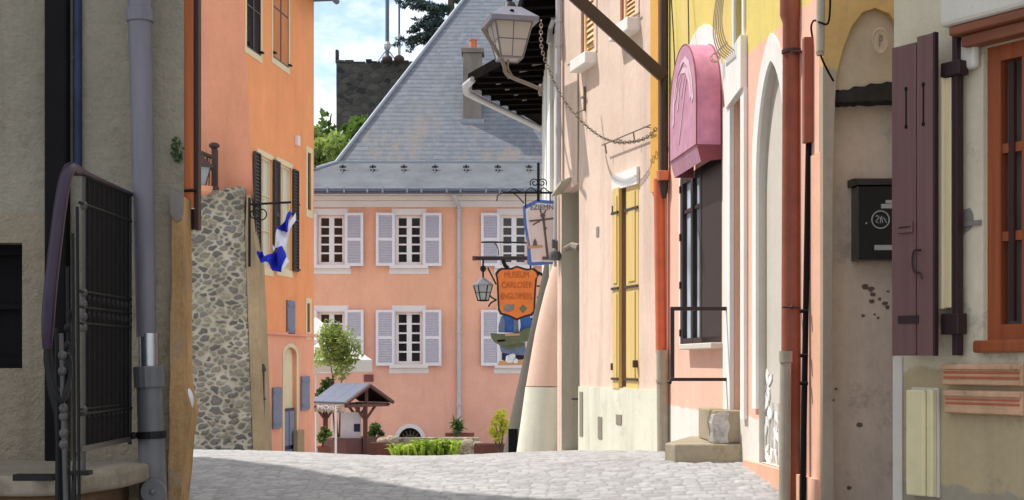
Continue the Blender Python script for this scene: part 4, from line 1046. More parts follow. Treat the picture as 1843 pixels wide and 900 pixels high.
# deep doorway
u0, u1 = dh[0][0], dh[2][0]; zt1 = dh[0][1]
b = MB(); w = FD.W
b.add([w(u0, -.135, zb), w(u0, -.5, zb), w(u0, -.5, zt1), w(u0, -.135, zt1)], [(0, 1, 2, 3)]); b.add([w(u0, 0.002, zb), w(u0 + .003, -.14, zb), w(u0 + .003, -.14, zt1), w(u0, .002, zt1)], [(0, 1, 2, 3)]); b.add([w(u1, -.135, zb), w(u1, -.5, zb), w(u1, -.5, zt1 + .1), w(u1, -.135, zt1 + .1)], [(0, 1, 2, 3)])
b.add([w(u0, -.135, zt1), w(u1, -.135, zt1 + .08), w(u1, -.5, zt1 + .08), w(u0, -.5, zt1)], [(0, 1, 2, 3)])
dw = b.build('doorway', M['reveal'], bh)
b = MB(); b.sheet(FD, [(u0, zb), (u1, zb), (u1, zt1 + .1), (u0, zt1 + .1)], n=-.48); b.build('door', M['darkwood'], dw)
b = MB(); b.hexa([w(u0 - .02, .001, zt1 - .02), w(u0 + .34, .001, zt1 + .10), w(u0 + .34, .12, zt1 + .06), w(u0 - .02, .12, zt1 - .05)], [w(u0 - .02, .001, zt1 + .02), w(u0 + .34, .001, zt1 + .14), w(u0 + .34, .12, zt1 + .09), w(u0 - .02, .12, zt1 - .02)]); b.build('canopy', M['reveal'], dw, bevel=.008)
b = MB(); b.tube([P(1016, 449, 15.0), P(1030, 443, 15.0), P(1043, 446, 14.9)], [.03, .045, .05], 8); b.build('stone_ledge', M['drab_plaster'], dw, smooth=True)
b = MB()
for py, px in ((718, 1036), (330, 1040)): b.tube([P(px - 6, py, 14.8), P(px + 5, py, 14.6)], .012, 6)
build_each(b, 'door_hinge', M['iron'], dw)
# conical buttress, two paint zones
pr = [(850, 925), (812, 930), (695, 946)]
cone([(860, 925), (812, 930), (755, 938), (696.5, 946)], 1046, 15.55).build('buttress_base', M['plinth'], bh, smooth=True)
cone([(695, 946.8), (640, 956), (600, 963), (560, 972), (520, 982), (490, 991), (465, 998), (452, 1004), (446, 1012)], 1046, 15.55).build('buttress_shaft', M['buttress_pink'], bh, smooth=True)
# yellow shuttered window
b = MB(); b.sheet(FD, rectpoly(yw), n=-.135); yb = b.build('window', M['ochrewood'], bh)
b = MB(); b.prism(FD, FD.poly([(1106, 343), (1105, 317), (1151, 299), (1151, 331)]), .002, .03); b.build('lintel', M['whitestone'], yb, bevel=.004)
uu = yw[1] - yw[0]; m1 = yw[0] + uu * .25; m2 = yw[0] + uu * .46
for a, c, n0 in ((yw[0] - .03, m1, .0), (m2, yw[1] + .01, -.03)):
    zz0, zz1 = yw[2] - .02, yw[3]
    zmid = FD.z_(1130, 517)
    b = MB(); b.box(FD, a, c, n0, n0 + .035, zz0, zz1); s = b.build('shutter', M['yellowpaint'], bh, bevel=.004)
    b = MB(); e = (c - a) * .22
    for za, zc in ((zz0 + .08, zmid - .05), (zmid + .05, zz1 - .08)): b.box(FD, a + e, c - e, n0 + .035, n0 + .045, za, zc)
    build_each(b, 'panel', M['yellowpaint'], s, bevel=.004)
    b = MB()
    for z in (zz0 + .10, zmid, zz1 - .25): b.box(FD, a - .01, c, n0 + .036, n0 + .05, z - .012, z + .012)
    build_each(b, 'strap_hinge', M['brownpipe'], s)
b = MB()
for px, py in ((1108, 660), (1148, 655), (1110, 377)): b.box(FD, FD.u_(px) - .015, FD.u_(px) + .015, .0, .05, FD.z_(px, py) - .035, FD.z_(px, py) + .035)
build_each(b, 'shutter_stop', M['brownpipe'], yb)
# upper louvred windows with stone sills
for q, sx0, sx1, pyt, pyb, ref in ((q1, 1047, 1074, 100, 125, 1060), (q2, 1119, 1152, 42, 70, 1135)):
    b = MB(); b.sheet(FD, rectpoly(q), n=-.13); x = b.build('window', M['darkwood'], bh)
    b = MB(); b.box(FD, q[0], q[0] + (q[1] - q[0]) * .20, -.1, -.02, q[2], q[3]); b.build('frame', M['orangewood'], x)
    shutter(bh, FD, q[0] + (q[1] - q[0]) * .22, q[1] - .01, q[2], q[3], -.05, .045, M['tanlouvre'], M['tanlouvre'], 16, 1, .035)
    b = MB(); b.box(FD, FD.u_(sx0) - .03, FD.u_(sx1), -.1, .13, q[2] - .13, q[2] - .002); b.build('sill', M['whitestone'], x, bevel=.012)
    b = MB(); b.prism(FD, rectpoly((q[1] + .002, q[1] + .09, q[2], q[3])), .001, .012); b.build('trim', M['beige'], x)
b = MB(); b.prism(FD, rectpoly((FD.u_(1174), FD.u_(1188), FD.z_(1180, 345), BT)), .002, .02); b.build('ochre_band', M['ochreband'], bh)
# rainwater stack at the near corner
b = MB(); D = 12.12
pipe(b, [(-120, 1187, 1203), (312, 1187, 1203)], D, 10); pipe(b, [(325, 1186, 1204), (345, 1188, 1202), (357, 1192, 1199)], D, 10)
st = b.build('downpipe', M['brownpipe'], bh, smooth=True)
b = MB(); pipe(b, [(308, 1181, 1206), (325, 1182, 1205)], D - .02, 12); b.build('joint', M['copper'], st, bevel=.005)
b = MB(); pipe(b, [(322, 1176, 1196), (636, 1180, 1199)], D + .05, 12); b.build('middle_length', M['terrapipe'], st, smooth=True)
b = MB(); pipe(b, [(630, 1181, 1204), (840, 1183, 1205)], D + .02, 12); pipe(b, [(683, 1180, 1205), (688, 1180, 1205)], D + .02, 12); b.build('lower_length', M['sleeve'], st, smooth=True)
b = MB(); a0 = P(1196, 140, 12.1); a1 = P(1030, -10, 11.75); a2 = a0 + (a1 - a0) * 1.9; dirv = (a1 - a0).normalized(); up = dirv.cross(Vector((0, 1, 0))).normalized(); hw = .052; th = Vector((0, .035, 0))
b.hexa([a0 - up * hw - th, a2 - up * hw - th, a2 - up * hw + th, a0 - up * hw + th], [a0 + up * hw - th, a2 + up * hw - th, a2 + up * hw + th, a0 + up * hw + th]); b.build('eave_brace', M['brownpipe'], bh, bevel=.006)
b = MB()
b.tube([P(1040, 128, 14.6), P(1040.5, 250, 14.6), P(1040, 330, 14.62)], .008, 6); b.build('cable', M['sleeve'], bh)
b = MB(); zc = FD.z_(1054, 178); uc = FD.u_(1054)
b.box(FD, uc - .012, uc + .012, .0, .025, zc - .13, zc + .13); b.box(FD, uc - .06, uc + .05, .02, .035, zc + .01, zc + .03); b.tube([FD.W(uc, .03, zc - .12), FD.W(uc - .02, .1, zc - .16), FD.W(uc - .06, .06, zc - .1)], .008, 6)
for px, py in ((1067, 83), (1030, 115), (1150, 27)): b.box(FD, FD.u_(px) - .08, FD.u_(px) + .08, .02, .03, FD.z_(px, py) - .008, FD.z_(px, py) + .008)
build_each(b, 'iron_hook', M['chainmetal'], bh)
b = MB(); zr = FD.z_(1140, 261)
b.tube([FD.W(FD.u_(1095), .07, FD.z_(1095, 262)), FD.W(FD.u_(1183), .07, FD.z_(1095, 262) - .02)], .007, 6)
for px in (1101, 1152): b.tube([FD.W(FD.u_(px), .055, FD.z_(1095, 262) - .10), FD.W(FD.u_(px), .07, FD.z_(1095, 262) - .01)], .007, 6)
for px in (1120, 1170): b.tube([FD.W(FD.u_(px), .0, FD.z_(1095, 262) - .01), FD.W(FD.u_(px), .07, FD.z_(1095, 262) - .008)], .006, 6)
b.build('sign_bar', M['chainmetal'], bh)
b = MB()
for px, py, wd_, ht in ((1051, 745, 5, 80), (1119, 755, 8, 18), (1076, 417, 4, 18), (1085, 770, 6, 40)):
    uc = FD.u_(px); zc = FD.z_(px, py); k_ = FD.hit(px)[1] / F
    b.box(FD, uc - wd_ * k_ * 1.8, uc + wd_ * k_ * 1.8, .026 if py > 700 else .002, .036 if py > 700 else .008, zc - ht * k_ / 2, zc + ht * k_ / 2)
build_each(b, 'bare_patch', M['drab_plaster'], bh, bevel=.004)

# ================================================================== RIGHT: pink and yellow house
FC = Fr((1.76, 8.82), (.1, -1))
ph = thing('pink_yellow_house', (2.6, 10, .4), 'narrow pink house with yellow upper wall, white door trim and arched niche', 'house')
PT = CZ + 3.9; zb = .3
ul, ur = FC.u_(1197), FC.u_(1478)
win = FC.rect(1227, 1299, 300, 618, ref=1262)
zd0 = FC.z_(1330, 740)
door = [(FC.u_(1322), zd0), (FC.u_(1339), zd0), (FC.u_(1339), FC.z_(1331, 172)), (FC.u_(1322), FC.z_(1331, 176))]
na, nc = FC.u_(1366.5), FC.u_(1421)
nic = archpoly(na, nc, FC.z_(1363, 692), FC.z_(1372, 330), FC.z_(1390, 111), 20, .15)
zlow = FC.z_(1380, 836); nic[0] = (na, zlow); nic[1] = (nc, zlow)
sw2 = FC.rect(1325, 1339, -90, 100)
b = MB(); b.sheet(FC, [(ul, zb), (ur, zb), (ur, PT), (ul, PT)], [rectpoly(win), door, nic, rectpoly(sw2)], 0, .10); shell(b, FC, ul, ur - .9, 4, zb, PT, -.11); b.build('wall', M['pinkhouse'], ph)
# dark framed window
u0, u1, z0, z1 = win; uu = u1 - u0
b = MB(); b.prism(FC, rectpoly((u0 - .05, u0 - .002, z0, z1 + .25)), .001, .015); b.prism(FC, archpoly(u0 - .09, u1 + .05, z1 + .2, z1 + .55, z1 + 1.15), .001, .012); wn = b.build('window', M['whitestone'], ph)
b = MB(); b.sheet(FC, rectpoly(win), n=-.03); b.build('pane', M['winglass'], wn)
uf = lambda px: FC.u_(px)
b = MB()
for p0, p1 in ((1227, 1230), (1244.5, 1248), (1260.5, 1264)): b.box(FC, uf(p0), uf(p1), -.03, .008, z0, z1)
b.box(FC, u0, u1, -.03, .006, z1 - .06, z1); b.box(FC, u0, u1, -.03, .006, z0, z0 + .05); b.box(FC, u0, uf(1262), -.03, -.005, z1 - .32, z1 - .29); b.build('frame', M['darkframe'], wn)
b = MB(); b.box(FC, uf(1264.5), u1, -.028, .006, z0, z1); sh = b.build('shutter', M['darkframe'], ph, bevel=.004)
b = MB()
for k in range(4): b.box(FC, u0 - .02, u0 + .015, -.03, .02, z0 + .1 + k * (z1 - z0 - .2) / 3 - .03, z0 + .1 + k * (z1 - z0 - .2) / 3 + .03)
build_each(b, 'hinge', M['darkframe'], wn)
b = MB(); b.box(FC, u0 + uu * .2, u1 + .02, -.02, .09, z0 - .05, z0 - .002); b.build('sill', M['recessgrey'], wn, bevel=.008)
# door
dt = FC.poly([(1309, 118), (1345, 62), (1345, 158), (1317, 196)])
b = MB(); b.prism(FC, dt, .002, .05)
b.prism(FC, rectpoly((FC.u_(1309), FC.u_(1321.5), zd0, FC.z_(1315, 190))), .002, .035); b.prism(FC, rectpoly((FC.u_(1339.5), FC.u_(1346), zd0 - .05, FC.z_(1342, 160))), .002, .03)
do = b.build('door_surround', M['whitestone'], ph, bevel=.005)
b = MB(); b.sheet(FC, door, n=-.095); b.build('door', M['greendoor'], do)
b = MB(); b.box(FC, FC.u_(1327), FC.u_(1333), -.094, -.07, FC.z_(1330, 327), FC.z_(1330, 309)); bb = b.build('doorbell', M['blackgap'], do)
# upper strip window with pot bellied grille
b = MB(); b.sheet(FC, rectpoly(sw2), n=-.09); uw = b.build('upper_window', M['blueglass'], ph)
b = MB(); b.prism(FC, rectpoly((sw2[0] - .06, sw2[1] + .05, sw2[2] - .02, sw2[3])), .001, .018, [rectpoly(sw2)]); b.build('trim', M['whitestone'], uw)
b = MB(); zw = sw2[2]; W = FC.W
for k in range(6):
    u = sw2[0] - .11 + k * .05
    b.tube(smoothpath([W(u, .03, zw + 1.2), W(u, .08, zw + .7), W(u, .13, zw + .42), W(u, .145, zw + .22), W(u, .11, zw + .08), W(u, .04, zw + .02)], 5), .0045, 6)
b.tube([W(sw2[0] - .13, .112, zw + .08), W(sw2[0] + .16, .112, zw + .08)], .006, 6)
for s in (-1, 0): b.tube([W(sw2[0] - .17 + s * .04, .11 + .032 * math.cos(t * .45), zw + .05 + .032 * math.sin(t * .45)) for t in range(14)], .005, 6)
b.build('belly_grille', M['grille'], uw, smooth=True)
# niche
b = MB(); b.sheet(FC, nic, n=-.045); kk = len(nic); ci = sum(p[0] for p in nic) / kk; cj = sum(p[1] for p in nic) / kk
ni2 = [(ci + (a - ci) * .994, cj + (c - cj) * .998) for a, c in nic]
b.add([FC.W(a, .0015, c) for a, c in ni2] + [FC.W(a, -.046, c) for a, c in ni2], [(i, (i + 1) % kk, kk + (i + 1) % kk, kk + i) for i in range(kk)])
nb = b.build('niche', M['recessgrey'], ph)
no = archpoly(FC.u_(1359.5), FC.u_(1428), FC.z_(1361, 700), FC.z_(1372, 300), FC.z_(1390, 62), 20, .2)
no[0] = (FC.u_(1359.5), FC.z_(1361, 735)); no[1] = (FC.u_(1428), FC.z_(1361, 735))
nin = list(nic); zz = FC.z_(1361, 735); nin[0] = (na, zz + .001); nin[1] = (nc, zz + .001)
nin = [(na - .0, zz)] + []  # open-bottomed trim: follow outer then inner
outer = [no[1]] + no[2:] + [no[0]]; inner = [(nc, zz)] + nic[2:] + [(na, zz)]
b = MB(); b.prism(FC, outer + inner[::-1], .002, .025); b.build('niche_trim', M['whitestone'], nb)
# white flower relief low in the niche
b = MB(); random.seed(11); rr = random
for k in range(34):
    t = k / 33; px = 1366 + rr.random() * 34; py = 680 + t * 150
    uc, zc = FC.uz(px, py, -.04); a = rr.uniform(-.9, .9); L = .045 + .02 * rr.random(); wv = .016 + .008 * rr.random()
    pts = [(0, -1), (.8, -.2), (.9, .4), (.3, .75), (0, 1), (-.4, .7), (-1, .3), (-.7, -.3)]
    poly = [(uc + 2.0 * (x * wv * math.cos(a) - y * L * math.sin(a)) * .8, zc + x * wv * math.sin(a) + y * L * math.cos(a)) for x, y in pts]
    b.prism(FC, poly, -.043, -.032 - .006 * rr.random())
for k in range(7):
    px = 1368 + k * 5; b.tube([FC.W(FC.u_(px), -.038, zlow + .02), FC.W(FC.u_(px + 3 * math.sin(k)), -.036, zlow + .25 + .09 * (k % 3))], .006, 5)
b.build('flower_relief', M['white_relief'], nb, bevel=.004)
b = MB(); b.prism(FC, rectpoly((FC.u_(1344), FC.u_(1476), zb, zlow - .004)), .002, .03); b.build('base_course', M['pinkbare'], ph, bevel=.006)
b = MB(); b.prism(FC, rectpoly((FC.u_(1450), FC.u_(1479), zb, CZ + 1.25)), .002, .008); b.build('bare_strip', M['pinkbare'], ph)
# red downpipe, grey sleeve, black pipe
b = MB(); pipe(b, [(-150, 1404, 1447), (28, 1404, 1447), (42, 1409, 1444), (960, 1405, 1446)], 8.42, 14); rp = b.build('downpipe', M['terrapipe_shaded'], ph, smooth=True)
b = MB(); pipe(b, [(90, 1407, 1446), (96, 1407, 1446)], 8.40, 14); b.tube([P(1425, 93, 8.3), P(1462, 93, 8.35)], .008, 6); b.ball(P(1434, 95, 8.33), .012); b.ball(P(1425, 553, 8.33), .012); b.tube([P(1408, 553, 8.34), P(1440, 553, 8.34)], .006, 6); build_each(b, 'pipe_clip', M['darkwood'], rp)
b = MB(); pipe(b, [(632, 1402, 1426), (652, 1402, 1426)], 8.28, 12); pipe(b, [(650, 1404, 1424), (960, 1401, 1422)], 8.28, 12); b.build('sleeve', M['sleeve'], rp, smooth=True)
b = MB(); pipe(b, [(-90, 1446, 1452), (60, 1446, 1452)], 8.35, 8); pipe(b, [(250, 1450, 1461), (960, 1438, 1449)], 8.15, 10)
for py in (560, 640, 690): b.tube([P(1440, py, 8.12), P(1454, py, 8.12)], .012, 6)
b.build('waste_pipe', M['blackgap'], ph, smooth=True)
FX = FRONT(8.1); b = MB(); b.pbox(FX, 1447.5, 1466, 66, 256, -.06, .0); b.build('pipe_cover', M['terrapipe_shaded'], ph, bevel=.004)
b = MB(); pipe(b, [(-80, 1470, 1486), (93, 1469, 1484)], 7.7, 10); b.lathe(P(1476, 97, 7.7), [(.02, -.01), (.026, .01)], 8); b.build('overflow_pipe', M['sleeve'], ph, smooth=True)
b = MB(); b.tube(smoothpath([P(1462, 66, 8.05), P(1460, 48, 8.0), P(1465, 37, 7.9), P(1475, 40, 7.66), P(1490, 42, 7.66), P(1494, 10, 7.66), P(1493, -40, 7.66)]), .006, 6); b.tube(smoothpath([P(1476, 97, 7.7), P(1482, 112, 7.7), P(1490, 128, 7.75), P(1500, 146, 7.8)]), .006, 6); b.build('cable', M['blackgap'], ph)
# cables on the yellow wall
b = MB(); b.tube([P(1206, -40, 11.9), P(1212, 60, 11.8), P(1216, 150, 11.7), P(1213, 240, 11.6)], .006, 5); b.tube([P(1238, -40, 11.3), P(1240, 82, 11.0)], .006, 5); b.build('hanging_cable', M['brownpipe'], ph)
# steps
sp = thing('door_steps', (1.55, 10.2, .8), 'two worn sandstone door steps below the white trimmed door', 'steps')
sD = 9.7; kx = lambda px: (px - CX) / F * sD
z0_, z1_ = CZ - .76, CZ - .603
b = MB(); slab(b, [(kx(1215), sD), (1.80, sD), (1.80, sD + 1.0), (1.42, sD + 1.0), (kx(1200), sD + .12)], z0_ - .15, z1_); b.build('lower_step', M['sandstone'], sp, bevel=.012)
b = MB(); slab(b, [(kx(1288), sD + .06), (1.80, sD + .06), (1.80, sD + .75), (kx(1283), sD + .75)], z1_ + .002, CZ - .36); b.build('upper_step', M['sandstone'], sp, bevel=.012)
FSt = FRONT(sD + .06); random.seed(4)
pl = [(kx(1284) + random.uniform(-.008, .008), z1_ + .004), (kx(1313), z1_ + .004), (kx(1311), z1_ + .06), (kx(1316), z1_ + .12), (kx(1312), z1_ + .18), (kx(1314), z1_ + .225), (kx(1300), z1_ + .235), (kx(1286), z1_ + .21), (kx(1282), z1_ + .15), (kx(1285), z1_ + .08)]
b = MB(); b.prism(FSt, pl, -.2, .022); b.build('mortar_splash', M['splash'], sp, bevel=.012, seg=3)
# guard frame by the door
gD = 10.0; FG = FRONT(gD)
gr = thing('door_guard_rail', P(1210, 683, gD), 'rectangular dark brown tube guard frame beside the door steps', 'guard rail')
b = MB(); b.pbox(FG, 1207, 1312, 552, 559, -.015, .015); b.pbox(FG, 1207, 1312, 680, 686, -.015, .015); build_each(b, 'rail', M['darkframe'], gr, bevel=.003)
b = MB(); b.pbox(FG, 1207, 1214, 559.2, 679.8, -.015, .015); b.build('post', M['darkframe'], gr, bevel=.003)
b = MB(); b.pbox(FG, 1308, 1312, 559.2, 679.8, -.01, .01); b.tube([P(1310, 683, gD), P(1310, 795, gD)], .007, 6); b.ball(P(1205, 688, gD), .018); build_each(b, 'stay', M['darkframe'], gr)
# awning
aw = thing('pink_awning', FC.W(FC.u_(1278), 0, CZ + 1.5), 'arched pink cloth awning with pale print over the dark window', 'awning')
au0, au1 = FC.u_(1251), FC.u_(1302); za, zs_, zt_ = CZ + 1.66, CZ + 2.02, CZ + 2.52; AN = .21
op = archpoly(au0, au1, za, zs_, zt_, 18)
b = MB(); k = len(op); W = FC.W
b.add([W(a, .01, z) for a, z in op] + [W(a, AN, z) for a, z in op], [(i, (i + 1) % k, k + (i + 1) % k, k + i) for i in range(1, k)]); b.build('hood', M['awning'], aw, smooth=True)
b = MB(); b.sheet(FC, op, n=AN + .002); b.build('front_panel', M['awning_face'], aw)
b = MB(); b.tube([W(a, AN, z) for a, z in op], .006, 5, closed=True); b.tube([W(a, .015, z) for a, z in op[1:]], .008, 5); b.build('piping', M['awning_red'], aw)
b = MB(); zl = za - .13
b.add([W(au0, AN, za), W(au1, AN, za), W(au1 - .02, AN - .04, zl), W(au0 - .02, AN - .04, zl)], [(0, 1, 2, 3)]); b.build('front_valance', M['awning_face'], aw)
b = MB(); b.add([W(au1, AN, za), W(au1, .01, za), W(au1 - .02, .01, zl + .02), W(au1 - .02, AN - .04, zl)], [(0, 1, 2, 3)]); b.add([W(au0, AN, za), W(au0, .01, za), W(au0, .01, zl), W(au0 - .02, AN - .04, zl)], [(0, 1, 2, 3)])
build_each(b, 'side_valance', M['awning_red'], aw)
b = MB(); c0 = (au0 + au1) / 2; n_ = AN + .004
def strip(pts, wv): # printed stroke
    L = [(c0 + x * .45, za + y * .86) for x, y in pts]; R = [(a + wv, z + wv * .6) for a, z in L]; b.prism(FC, L + R[::-1], n_, n_ + .003)
strip([(-.78, .3), (-.72, .55), (-.5, .72), (-.2, .82), (.1, .84), (.4, .76), (.62, .58), (.72, .4)], .05)
strip([(-.62, .52), (-.45, .66), (-.1, .75), (.25, .72), (.5, .6), (.6, .44)], .055)
strip([(-.3, .1), (-.1, .3), (.1, .5), (.3, .66)], .025); strip([(-.1, .52), (.02, .62), (.2, .7)], .03); strip([(-.4, .42), (-.3, .6), (-.1, .7)], .03)
b.build('printed_motif', M['awning_print'], aw)

# ================================================================== RIGHT: niche house
FB = FRONT(7.9)
nh = thing('niche_house', (2.2, 8.3, .4), 'shaded ochre wall with a broken arched doorway recess holding the mailbox', 'house')
NT_ = CZ + 3.4
ul, ur = 1.842, 3.4; zb = .3
arc = [(1502, 960), (1497, 600), (1499, 300), (1503, 175), (1506, 130), (1518, 85), (1533, 47), (1552, 22), (1575, 14), (1600, 24), (1622, 55), (1638, 100), (1646, 150), (1660, 960)]
arch = FB.poly(arc); arch[0] = (arch[0][0], zb + .01); arch[-1] = (arch[-1][0], zb + .01)
b = MB(); b.sheet(FB, [(ul, zb), (ur, zb), (ur, NT_), (ul, NT_)], [arch], 0, .07); shell(b, FB, ul, ur, 3, zb, NT_); b.build('wall', M['ochrewall'], nh)
tym = FB.poly([(1500, 158)] + arc[3:13] + [(1650, 165)]); 
b = MB(); b.prism(FB, tym, -.259, -.055); b.build('tympanum', M['tympanum'], nh)
b = MB(); b.sheet(FB, rectpoly((FB.u_(1485), FB.u_(1700), zb, FB.z_(1550, 130))), n=-.26); b.add([FB.W(FB.u_(1500), -.06, zb), FB.W(FB.u_(1500), -.27, zb), FB.W(FB.u_(1500), -.27, FB.z_(1500, 150)), FB.W(FB.u_(1500), -.06, FB.z_(1500, 150))], [(0, 1, 2, 3)]); b.build('recess', M['niche'], nh)
random.seed(9); up_ = [(1500 + k * 10, 166 - 20 * math.sin(min(1, k / 11) * math.pi / 2) + random.uniform(-2.5, 2.5)) for k in range(16)]
lo_ = [(1500 + k * 7.5, 181 + random.uniform(-2, 1.5) - k * .12) for k in range(21)]
b = MB(); b.prism(FB, FB.poly(up_ + lo_[::-1]), -.20, -.042); b.build('broken_edge', M['rough_dark'], nh, bevel=.008)
b = MB(); c = P(1583, 75, 7.84); ov = []
b.lathe((0, 0, 0), [(.050, 0), (.062, .006), (.062, .014), (.054, .018), (.048, .012), (.001, .012)], 24)
b.v = [Vector((c.x + v.x * .82, c.y - v.z, c.z + v.y * 1.3)) for v in b.v]; md = b.build('medallion', M['tympanum'], nh, smooth=True)
b = MB(); b.tube([c + Vector((-.004, -.016, -.03)), c + Vector((-.004, -.016, .035)), c + Vector((.012, -.016, .03)), c + Vector((.012, -.016, .005)), c + Vector((-.004, -.016, .0))], .004, 6); b.build('relief', M['drab_plaster'], md)
b = MB(); random.seed(21)
for (px, py, s) in ((1557, 517, 8), (1567, 520, 7), (1571, 530, 6), (1569, 542, 6), (1583, 538, 4), (1592, 546, 6), (1597, 553, 5), (1553, 568, 4), (1574, 566, 3), (1546, 765, 7), (1528, 878, 5), (1485, 885, 6), (1580, 572, 3), (1598, 525, 3), (1505, 700, 3), (1500, 720, 3)):
    FBk = FRONT(8.16); uc, zc = FBk.uz(px, py); k_ = 8.16 / F * s
    poly = [(uc + k_ * (.6 + .5 * random.random()) * math.cos(t * 2 * math.pi / 9), zc + .8 * k_ * (.6 + .5 * random.random()) * math.sin(t * 2 * math.pi / 9)) for t in range(9)]
    b.prism(FBk, poly, .001, .004)
build_each(b, 'chipped_spot', M['chip'], nh)
mb = thing('mailbox', P(1575, 468, 8.2), 'black metal mailbox with a round emblem inside the arched recess', 'mailbox')
FMb = FRONT(8.01)
u0, u1, z0, z1 = FMb.rect(1543, 1660, 334, 467)
b = MB(); b.box(FMb, u0, u1, -.148, 0, z0, z1); b.build('body', M['mailbox'], mb, bevel=.006)
b = MB(); W = FMb.W; b.hexa([W(u0 - .025, -.145, z1 + .003), W(u1 + .02, -.145, z1 + .003), W(u1 + .02, .02, z1 + .003), W(u0, .02, z1 + .003)], [W(u0 - .025, -.145, z1 + .05), W(u1 + .02, -.145, z1 + .05), W(u1, -.05, z1 + .05), W(u0 - .01, -.05, z1 + .05)]); b.build('lid', M['mailbox'], mb, bevel=.004)
b = MB()
for a, c, t, bt in ((1586, 1650, 367, 375), (1594, 1650, 360, 366), (1574, 1650, 441, 450)): b.pbox(FMb, a, c, t, bt, .001, .005)
build_each(b, 'slot_plate', M['silver'], mb)
b = MB(); cx, cz = FMb.uz(1584.5, 395.5); b.tube([W(cx + .052 * math.cos(t * math.pi / 16), .004, cz + .052 * math.sin(t * math.pi / 16)) for t in range(32)], .004, 6, closed=True)
for st_ in ([(-.03, .02), (-.018, .024), (-.008, .014), (-.018, .004), (-.028, -.012), (-.014, -.02)], [(-.002, -.02), (0, .01), (.006, .022), (.012, -.02)], [(.018, .015), (.024, .0), (.036, .004), (.026, -.006), (.038, -.018)]):
    b.tube([W(cx + x, .004, cz + y) for x, y in st_], .003, 5)
b.ball(W(FMb.u_(1559), .003, FMb.z_(1559, 402)), .006); b.build('emblem', M['silver'], mb)

# ================================================================== RIGHT: pale flaking wall with orange window
FA = Fr((2.262, 6.4), (.633, -1))
wh = thing('flaking_house', (2.9, 6.6, .3), 'near shaded wall of pale flaking plaster with an orange wooden window', 'house')
ul, ur = FA.u_(1609), 4.2; zb = .2; AT = CZ + 3.2
wr = FA.rect(1770, 2010, 78, 612, ref=1800)
b = MB(); b.sheet(FA, [(ul, zb), (ur, zb), (ur, AT), (ul, AT)], [rectpoly(wr)], 0, .12); shell(b, FA, ul, ur, 4, zb, AT); b.build('wall', M['winwall'], wh)
wx = window(wh, FA, wr, -.09, 4, 3, .075, M['orangewood'], M['greypane'], bar=.045, fd=.06)
b = MB(); b.box(FA, wr[0] - .03, wr[1], -.1, .045, wr[2] - .06, wr[2] - .001); b.build('sill', M['orangewood'], wx, bevel=.01)
b = MB(); u0, u1, z0, z1 = wr
b.box(FA, u0 + .12, u0 + .15, -.05, -.028, z0 + .09, z1 - .09); b.build('inner_stile', M['darkwood'], wx)
b = MB(); b.box(FA, u0 - .06, u1, .002, .09, z1 + .0, z1 + .055); b.box(FA, u0 - .10, u1, .002, .13, z1 + .057, z1 + .10); b.build('wooden_lintel', M['brownlintel'], wx, bevel=.008)
b = MB(); b.box(FA, u0 - .14, u1, .002, .15, z1 + .103, z1 + .30); b.box(FA, u0 - .12, u0 - .01, .002, .05, z1 - .10, z1 + .06); b.build('lintel_stone', M['recessgrey'], wx, bevel=.02)
b = MB(); random.seed(5)
uc, zc = FA.uz(1752, 402)
b.box(FA, uc - .06, uc + .05, .003, .012, zc - .012, zc + .012)
poly = [(uc - .05 + .055 * (.7 + .4 * random.random()) * math.cos(t * 2 * math.pi / 13), zc + .01 + .07 * (.6 + .6 * random.random()) * math.sin(t * 2 * math.pi / 13)) for t in range(13)]
b.prism(FA, poly, .002, .005); b.build('bare_cement_patch', M['chimney'], wh)
b = MB(); b.prism(FA, rectpoly((ul + .003, FA.u_(1626), zb, FA.z_(1615, 642))), .002, .012); b.build('corner_edge', M['recessgrey'], wh, bevel=.004)
# plum shutter folded open
shp = thing('folded_shutter', FA.W(FA.u_(1660), .1, FA.z_(1660, 640)), 'plum coloured folding shutter with two slits opened left of orange window', 'shutter')
SN = .16
r = FA.rect(1605, 1679, 72, 640, SN, ref=1645); mid = FA.u_(1649, SN)
b = MB(); b.box(FA, r[0], mid - .003, SN - .022, SN, r[2], r[3] - .012); b.box(FA, mid + .003, r[1], SN - .022, SN, r[2], r[3] + .012); lf = b.build('front_leaf', M['shutplum'], shp, bevel=.003)
b = MB(); b.box(FA, r[1] + .001, r[1] + .014, SN - .024, SN + .001, r[2] - .002, r[3] + .014); b.box(FA, mid - .003, mid + .003, SN - .02, SN - .012, r[2], r[3]); b.build('leaf_edge', M['shutdark'], lf)
b = MB()
for px, t, bt in ((1631, 160, 228), (1662, 152, 223)):
    u = FA.u_(px, SN); za_, zb_ = FA.z_(px, bt, SN), FA.z_(px, t, SN); b.box(FA, u - .004, u + .004, SN - .001, SN + .002, za_, zb_)
    for z in (za_, zb_): b.ball(FA.W(u, SN, z), .009, .011, 8)
b.build('slit', M['blackgap'], lf)
b = MB(); b.pbox(FA, 1614, 1641, 400, 419, SN, SN + .012); b.build('plate', M['shutplum'], lf, bevel=.002)
b = MB(); b.pbox(FA, 1617, 1638, 407.5, 410.5, SN + .012, SN + .014); b.tube(smoothpath([FA.W(FA.u_(a, SN), SN + .012, FA.z_(a, c, SN)) for a, c in ((1660, 450), (1648, 452), (1645, 470), (1648, 488), (1659, 492), (1662, 502))]), .005, 6)
b.pbox(FA, 1616, 1652, 568, 582, SN, SN + .006); build_each(b, 'hook', M['shutdark'], lf)
r2 = FA.rect(1695, 1721, 70, 640, .06, ref=1708)
